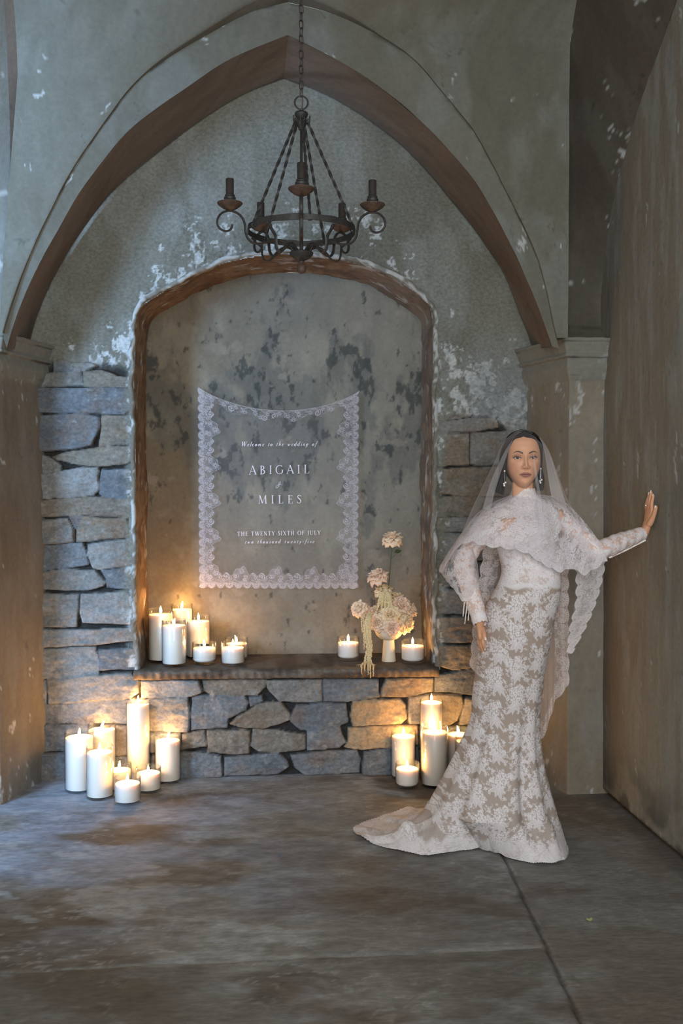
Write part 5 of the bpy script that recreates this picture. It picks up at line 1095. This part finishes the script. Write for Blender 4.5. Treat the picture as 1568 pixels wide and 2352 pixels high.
# bust and waist seams
for sx_ in (1172, 1232):
    q = B(sx_, 1212, -.10); g_ = np.exp(-((S[..., 0]-q[0])/.036)**2-((S[..., 2]-q[2])/.032)**2)*(S[..., 1] < YB); S[..., 1] -= .020*g_
last = S[-1]; n2 = 240
s2 = np.linspace(0, 1, n2+1)[1:]
dist = np.linalg.norm(hp-last[:, :2], axis=1); rows2 = []
for s in s2:
    ease = np.where(dist > .22, s, s); xy = last[:, :2]*(1-ease[:, None] if np.ndim(ease) else 1-ease)+hp*(ease[:, None] if np.ndim(ease) else ease)
    drop = np.exp(-s*dist/.085) ; drop = (drop-np.exp(-dist/.085))/(1-np.exp(-dist/.085)+1e-6)
    lin_ = 1-s; kx = ss(.10, .30, dist); zz = last[:, 2]*(drop*kx+lin_*(1-kx))
    wr = (.012*np.sin(TH1*9+s*4)+.008*np.sin(TH1*23+s*7)+.010*(fbm(xy[:, 0]*16, xy[:, 1]*16, 311, 3)-.3))*ss(0, .3, s)*(.55+.45*kx)*np.where(s > .93, .6, 1)
    ruf = .045*np.exp(-((xy[:, 0]-atZ(935, 1948)[0])/.035)**2-((xy[:, 1]-atZ(935, 1940)[1])/.045)**2)+.030*np.exp(-((xy[:, 0]-atZ(1010, 1950)[0])/.03)**2-((xy[:, 1]-atZ(1010, 1930)[1])/.07)**2)
    rows2.append(np.c_[xy, np.maximum(.004, zz+np.maximum(wr, 0)+.004*min(1, s*3)+ruf)])
G_ = np.concatenate([S, np.array(rows2)], 0)
al = np.r_[[np.zeros(nth)], np.cumsum(np.linalg.norm(np.diff(G_, axis=0), axis=2), axis=0)]
U_ = G_[..., 0]+.25*np.where(G_[..., 1] > YB, G_[..., 1]-YB, 0)
pyrow = np.r_[RW[:, 0], np.full(n2, 1900)][:, None]+0*U_
fill = .85*ss(1348, 1335, pyrow-4*np.abs(np.sin(U_*60)))
LC = lace_floral(U_, -al, 11, 1.0)
lc2 = lace_floral(U_+.3, -al+.11, 23, .75)
flat = ss(.10, .24, dist)[None]*ss(nu_+5, nu_+70, np.arange(G_.shape[0]))[:, None]
LC = LC*(1-flat)+flat*lace_floral(G_[..., 1], G_[..., 0], 29, .9); lc2 = lc2*(1-flat)+flat*lace_floral(G_[..., 1]+.2, G_[..., 0], 33, .7)
LC = np.maximum(LC, fill*(.38+.62*lc2)); LC = np.maximum(LC, .80*ss(8, 3, np.abs(pyrow-1341-3*np.sin(U_*70))))
tohem = (al[-1][None]-al); LC = np.maximum(LC, (.55+.45*lc2)*ss(.085, .05, tohem-.012*np.sin(U_*110))*.95)
sheerlift = ss(.35, .9, np.arange(G_.shape[0])/G_.shape[0])[:, None]
LN = mixc(np.tile(LINE, U_.shape+(1,)), rgb(196, 168, 154), ss(1345, 1325, pyrow)*.6); LN = mixc(LN, rgb(176, 168, 164), .35*sheerlift+0*U_)
far = ss(.12, .35, dist)[None]*ss(nu_-5, nu_+60, np.arange(G_.shape[0]))[:, None]; LC = np.maximum(LC, far*(.35+.4*lc2))
C = mixc(LN, LWHITE, np.where(pyrow > 1345, .76, .90)*LC)
# thread relief and eyelash-frayed hem
nrm = G_-G_.mean(1, keepdims=True); nrm[..., 2] = 0; nrm /= np.linalg.norm(nrm, axis=2, keepdims=True)+1e-9
G_ = G_+nrm*(.0009*LC)[..., None]; G_[-1] += np.c_[nrm[-1, :, :2]*(.006*np.sin(TH1*240)[:, None]), np.zeros(nth)]
gown = grid('gown', G_-OFF, M_GW, {'Col': C}, wrap=True, parent=pr)
# high collar
ths = np.linspace(-math.pi, math.pi, 200, endpoint=False); R0 = section(TRsm(12, 1123, 1146), 200, ths, off=.0055); lift = .004*np.abs(np.sin(ths*11))
R0[0, :, 2] += lift; R0[1, :, 2] += lift*.6; Cn = mixc(np.tile(rgb(205, 176, 160), R0.shape[:2]+(1,)), LWHITE, .95*np.clip(.45+lace_floral(R0[..., 0]*1.5, R0[..., 2]*1.5, 5, .6), 0, 1)); grid('collar', R0-OFF, M_GW, {'Col': Cn}, wrap=True, parent=gown)
# sleeves
def sleeve(pts, rad, seed, cut=0):
    P = catmull(pts, 300); rr = np.interp(np.linspace(0, 1, 300), np.linspace(0, 1, len(rad)), rad); T = np.gradient(P, axis=0); T /= np.linalg.norm(T, axis=1)[:, None]
    u = np.array([0, -1., 0]); V = []; na_ = 96; a = np.linspace(0, 2*math.pi, na_, endpoint=False); u = u-T[0]*(u@T[0]); u /= np.linalg.norm(u)
    for i in range(300):
        u = u-T[i]*(u@T[i]); u /= np.linalg.norm(u); v = np.cross(T[i], u); r = rr[i]*(1+.03*np.sin(i*.21+a*2)+.02*np.sin(i*.09+a*3))
        V.append(P[i]+(r*np.cos(a))[:, None]*u+(r*np.sin(a))[:, None]*v)
    V = np.array(V); V[-6:] += (T[-1]*.005*np.abs(np.sin(a*6))[:, None])[None]; al_ = np.r_[0, np.cumsum(np.linalg.norm(np.diff(P, axis=0), axis=1))]
    Uc = (a-math.pi)[None]*.04+0*V[..., 0]; Vc = al_[:, None]+0*Uc; lc = lace_floral(Uc+seed, Vc, seed, .62); lc = np.maximum(lc, .9*ss(al_[-1]-.05, al_[-1]-.025, Vc)*(.4+.6*lace_floral(Uc, Vc, seed+4, .4)))
    C = mixc(np.tile(rgb(204, 166, 146), Uc.shape+(1,)), LWHITE, np.clip(.18+.80*lc, 0, 1)); return grid('sleeve', V-OFF, M_GW, {'Col': C}, wrap=True, parent=gown)
s1 = sleeve([RSh+[.012, 0, .0], RSh*.6+REl*.4, REl*.94+RSh*.06, REl*.93+RWr*.07, REl*.5+RWr*.5, RWr+(RWr-REl)*.06], [.046, .045, .040, .041, .036, .030], 31)
LC1 = LWr-(LWr-LEl)*.06
s2_ = sleeve([LSh+[-.012, 0, -.004], LSh*.6+LEl*.4, LEl*.94+LSh*.06, LEl*.93+LC1*.07, LEl*.5+LC1*.5, LC1], [.036, .043, .040, .041, .037, .0285], 37)
# row of covered buttons along the left forearm
for i in range(26):
    t = .16+.84*i/25; q = LEl*(1-t)+LC1*t; rr = np.interp(t, [0, .5, 1], [.041, .037, .0285]); d = (LC1-LEl)/np.linalg.norm(LC1-LEl); dn = np.array([.15, -.55, -1.]); dn -= d*(dn@d); dn /= np.linalg.norm(dn)
    MB().ball(tuple(q+dn*(rr+.003)-OFF), .0042, 8, 6).build('button', M_PE, s2_)
for k, (x0, x1, y1) in enumerate(((1066, 1063, 1415), (1073, 1067, 1432), (1078, 1075, 1424))):
    m = MB(); 
    for t in np.linspace(0, 1, 16): m.ball(tuple(B(x0+(x1-x0)*t, 1383+(y1-1383)*t, -.03)-OFF), .0024, 6, 5)
    m.tube([tuple(B(x0+(x1-x0)*t, 1383+(y1-1383)*t, -.03)-OFF) for t in (0, .5, 1)], .0012, 5); m.build('bead_string', M_PE, s1)

# ---------------------------------------------------------------- lace capelet
M_CP = lacemat('capelet_lace', thread=tuple(rgb(234, 229, 233)), tulle=.13, lace=.95, graz=.35)
M_VL = lacemat('veil_tulle', thread=tuple(rgb(232, 230, 234)), tulle=.04, lace=.9, graz=.5)
def sheet(name, cols, nv, nu, mat, hemw=.05, floral=.8, seed=40, scallop=None, sheer=None, folds=0, side=(False, False), base=.0, parent=None, amp=.004, hemdense=.9, sc=.8, tail=None):
    """draped sheet through control columns (neck to hem); scalloped, eyelash-fringed hem in a lace border"""
    C_ = [[B(*p) for p in c] for c in cols]; P = surf(C_, nv, nu)
    dv_ = np.r_[[np.zeros(nu)], np.cumsum(np.linalg.norm(np.diff(P, axis=0), axis=2), axis=0)]; du = np.c_[np.zeros(nv), np.cumsum(np.linalg.norm(np.diff(P, axis=1), axis=2), axis=1)]
    dh = dv_[-1][None]-dv_; us = du[-1][None]+0*du                                  # distance to the hem / position along it
    t = np.linspace(0, 1, nv)[:, None]; s = np.linspace(0, 1, nu)[None]
    if folds: P = P+np.array([0, 1, 0])*(amp*(np.sin(s*folds+2*t)+.6*np.sin(s*folds*2.3+1+t))*ss(0, .4, t))[..., None]
    um = du*.5+us*.5
    f = floral*lace_floral(um, dv_, seed, sc) if floral > 0 else 0*du
    dS = np.minimum(du if side[0] else du*0+9, (du[:, -1:]-du) if side[1] else du*0+9)
    allow = 1.0
    if hemw > 0:
        pit = scallop or .042
        e = dh-.010+.010*np.abs(np.sin(math.pi*us/pit))-.0030*(.5+.5*np.sin(us*2100)); eS = dS-.010+.010*np.abs(np.sin(math.pi*dv_/pit))-.0030*(.5+.5*np.sin(dv_*2100))
        c1 = lace_edge(us, e*.075/hemw, seed, pit)*ss(hemw*1.08, hemw, e); c2 = lace_edge(dv_, eS*.075/hemw, seed+1, pit)*ss(hemw*1.08, hemw, eS) if (side[0] or side[1]) else 0*e
        cc_ = np.maximum(c1, c2); f = np.maximum(f, hemdense*(.25*((e < hemw) | (eS < hemw))+.75*cc_)); f = np.maximum(f, ss(.0065, .004, np.minimum(e, eS))*.75)
        allow = ((e > 0) & (eS > 0))*1.0
    sh = (1.0 if sheer is None else sheer(s, t))*allow+0*du
    mk = (sh[:-1, :-1]+sh[1:, 1:]+sh[:-1, 1:]+sh[1:, :-1]) > 0
    return grid(name, P-OFF, mat, {'lace': np.clip(np.maximum(f, base(s, t) if callable(base) else base), 0, 1), 'sheer': sh}, mask=mk, parent=parent or pr)
cape = sheet('capelet', [
 [(1176,1136,.050),(1135,1152,.06),(1095,1180,.07),(1062,1222,.085),(1030,1268,.10),(1007,1306,.10)],
 [(1173,1139,.030),(1132,1157,.02),(1095,1184,.00),(1062,1224,.02),(1032,1272,.03),(1012,1318,.03)],
 [(1174,1140,-.005),(1135,1160,-.035),(1104,1184,-.05),(1076,1215,-.05),(1060,1240,-.045),(1048,1262,-.04)],
 [(1178,1140,-.030),(1145,1163,-.075),(1118,1186,-.095),(1098,1212,-.105),(1086,1232,-.105),(1080,1248,-.10)],
 [(1184,1138,-.050),(1158,1164,-.090),(1140,1188,-.125),(1127,1214,-.145),(1120,1238,-.148),(1118,1258,-.145)],
 [(1193,1140,-.058),(1180,1167,-.098),(1170,1190,-.135),(1163,1216,-.160),(1160,1240,-.165),(1160,1262,-.160)],
 [(1203,1141,-.060),(1203,1168,-.098),(1203,1190,-.135),(1204,1216,-.162),(1205,1242,-.168),(1206,1272,-.160)],
 [(1212,1140,-.056),(1224,1167,-.095),(1232,1190,-.130),(1240,1220,-.155),(1246,1258,-.160),(1250,1300,-.150)],
 [(1220,1139,-.046),(1246,1164,-.075),(1262,1190,-.105),(1274,1224,-.125),(1281,1268,-.135),(1287,1316,-.130)],
 [(1225,1139,-.015),(1260,1152,-.045),(1288,1178,-.075),(1301,1224,-.095),(1308,1266,-.110),(1314,1308,-.110)],
 [(1228,1137,.010),(1266,1146,-.005),(1300,1168,-.040),(1330,1206,-.085),(1340,1264,-.125),(1342,1322,-.125)],
 [(1228,1135,.030),(1268,1140,.030),(1306,1160,.00),(1345,1202,-.060),(1376,1246,-.125),(1396,1290,-.125)]],
 260, 620, M_CP, hemw=.062, floral=1, seed=41, scallop=.060, folds=26, amp=.0035, base=lambda s, t: .06+.34*ss(.5, .85, t)+0*s)
flare = sheet('sleeve_flounce', [
 [(1040,1262,.10),(1022,1286,.11),(1008,1310,.10),(1010,1312,.095)],
 [(1044,1262,.03),(1030,1290,.03),(1020,1316,.02),(1026,1336,.02)],
 [(1052,1262,-.02),(1042,1296,-.02),(1038,1330,-.03),(1046,1360,-.03)],
 [(1066,1258,-.03),(1066,1300,-.05),(1066,1340,-.05),(1068,1386,-.05)],
 [(1080,1256,-.02),(1086,1290,-.03),(1090,1320,-.03),(1094,1352,-.03)],
 [(1086,1258,.03),(1094,1284,.03),(1098,1308,.03),(1100,1330,.03)]], 130, 240, M_CP, hemw=.034, floral=.7, seed=43, scallop=.036, base=.05, parent=cape, sc=.6)
# the long trailing panels at the back
hemy = lambda x: np.interp(x, [1078, 1100, 1160, 1240, 1256, 1270, 1290, 1308], [1532, 1560, 1640, 1700, 1672, 1630, 1588, 1572])
cols = []
for x, xt in ((1084, 1120), (1096, 1130), (1130, 1150), (1170, 1185), (1210, 1225), (1240, 1262), (1262, 1284), (1282, 1296), (1307, 1308)):
    hy = hemy(x-(4 if x < 1100 else 0)); cols.append([(xt, 1180, .10), (xt*.7+x*.3, 1260, .15), (x+8 if x < 1100 else x, 1380, .19), (x, 1380+(hy-1380)*.55, .21), (x-(6 if x < 1090 else 0), hy, .22)])
sheet('trailing_panel', cols, 420, 420, M_CP, hemw=.075, floral=.0, seed=44, scallop=.07, folds=22, amp=.012, side=(True, True), base=.20, parent=cape, sheer=lambda s, t: .82+0*s*t)
sheet('hanging_panel', [
 [(1318,1290,.02),(1320,1340,.03),(1318,1390,.04),(1306,1440,.05),(1299,1502,.06)],
 [(1335,1285,.01),(1338,1330,.02),(1332,1380,.03),(1316,1430,.05),(1302,1503,.06)],
 [(1360,1278,.0),(1362,1320,.01),(1352,1366,.03),(1334,1420,.05),(1306,1503,.06)],
 [(1380,1272,-.02),(1378,1312,.0),(1370,1362,.02),(1350,1420,.04),(1312,1502,.06)],
 [(1395,1268,-.04),(1388,1316,-.01),(1374,1372,.02),(1352,1430,.04),(1316,1500,.06)]], 300, 150, M_CP, hemw=.060, floral=.5, seed=45, scallop=.052, side=(True, True), base=.25, parent=cape, sc=.6)
# ---------------------------------------------------------------- veil
veil = sheet('veil', [
 [(1210,988,.04),(1196,990,.05),(1162,1012,.06),(1138,1060,.07),(1112,1110,.07),(1085,1166,.07),(1056,1232,.08),(1012,1298,.09)],
 [(1209,986,.0),(1188,990,.0),(1158,1012,.0),(1136,1058,.01),(1112,1110,.015),(1088,1166,.0),(1060,1228,.01),(1022,1290,.02)],
 [(1208,985,-.02),(1182,992,-.04),(1160,1016,-.055),(1142,1058,-.055),(1122,1112,-.06),(1100,1168,-.08),(1080,1222,-.09),(1068,1262,-.09)],
 [(1207,985,-.04),(1186,994,-.075),(1172,1018,-.105),(1160,1060,-.110),(1146,1115,-.115),(1130,1170,-.13),(1118,1228,-.155),(1110,1262,-.155)],
 [(1206,985,-.05),(1192,995,-.090),(1184,1020,-.125),(1178,1065,-.140),(1172,1118,-.140),(1162,1172,-.150),(1156,1232,-.175),(1152,1275,-.175)],
 [(1206,985,-.05),(1202,996,-.092),(1200,1022,-.130),(1198,1070,-.150),(1197,1120,-.150),(1198,1175,-.155),(1202,1238,-.178),(1204,1290,-.178)],
 [(1206,985,-.05),(1212,996,-.090),(1218,1022,-.125),(1222,1068,-.140),(1226,1120,-.142),(1232,1176,-.148),(1238,1240,-.170),(1242,1300,-.170)],
 [(1207,985,-.04),(1222,996,-.075),(1234,1022,-.100),(1242,1065,-.110),(1252,1118,-.112),(1262,1176,-.118),(1272,1240,-.145),(1278,1300,-.150)],
 [(1208,986,-.02),(1230,998,-.04),(1248,1024,-.055),(1260,1065,-.06),(1274,1116,-.06),(1290,1170,-.07),(1308,1222,-.10),(1320,1262,-.12)],
 [(1209,987,.02),(1234,1000,.02),(1256,1028,.02),(1272,1068,.02),(1288,1112,.02),(1308,1158,.0),(1334,1196,-.03),(1358,1232,-.08)],
 [(1210,989,.05),(1234,1002,.07),(1256,1030,.08),(1270,1068,.08),(1284,1110,.08),(1302,1154,.07),(1322,1190,.05),(1346,1222,.02)]],
 300, 420, M_VL, hemw=0, floral=0, seed=46, folds=40, amp=.0035)
# pleats of doubled tulle and the lace edge beside the right cheek
sheet('veil_pleat', [[(1181,1002,-.10),(1160,1035,-.11),(1140,1075,-.10),(1122,1120,-.09),(1108,1168,-.10)], [(1179,1004,-.115),(1166,1040,-.125),(1150,1085,-.12),(1136,1130,-.11),(1126,1172,-.12)]], 120, 14, M_VL, hemw=0, floral=0, parent=veil, base=.22)
sheet('veil_pleat', [[(1223,1038,-.115),(1226,1075,-.145),(1230,1110,-.150),(1234,1150,-.155),(1238,1230,-.18)], [(1225,1038,-.118),(1231,1075,-.150),(1237,1110,-.155),(1243,1150,-.16),(1250,1230,-.182)]], 120, 10, M_VL, hemw=0, floral=0, parent=veil, base=.22)
sheet('veil_edge', [[(1240,1008,.02),(1250,1040,.01),(1256,1080,.01),(1262,1120,.02),(1270,1160,.03),(1276,1215,.05)], [(1246,1012,.05),(1264,1045,.05),(1276,1082,.05),(1288,1120,.05),(1300,1160,.06),(1312,1215,.07)]], 260, 70, M_CP, hemw=0, floral=.0, parent=veil, base=.42)
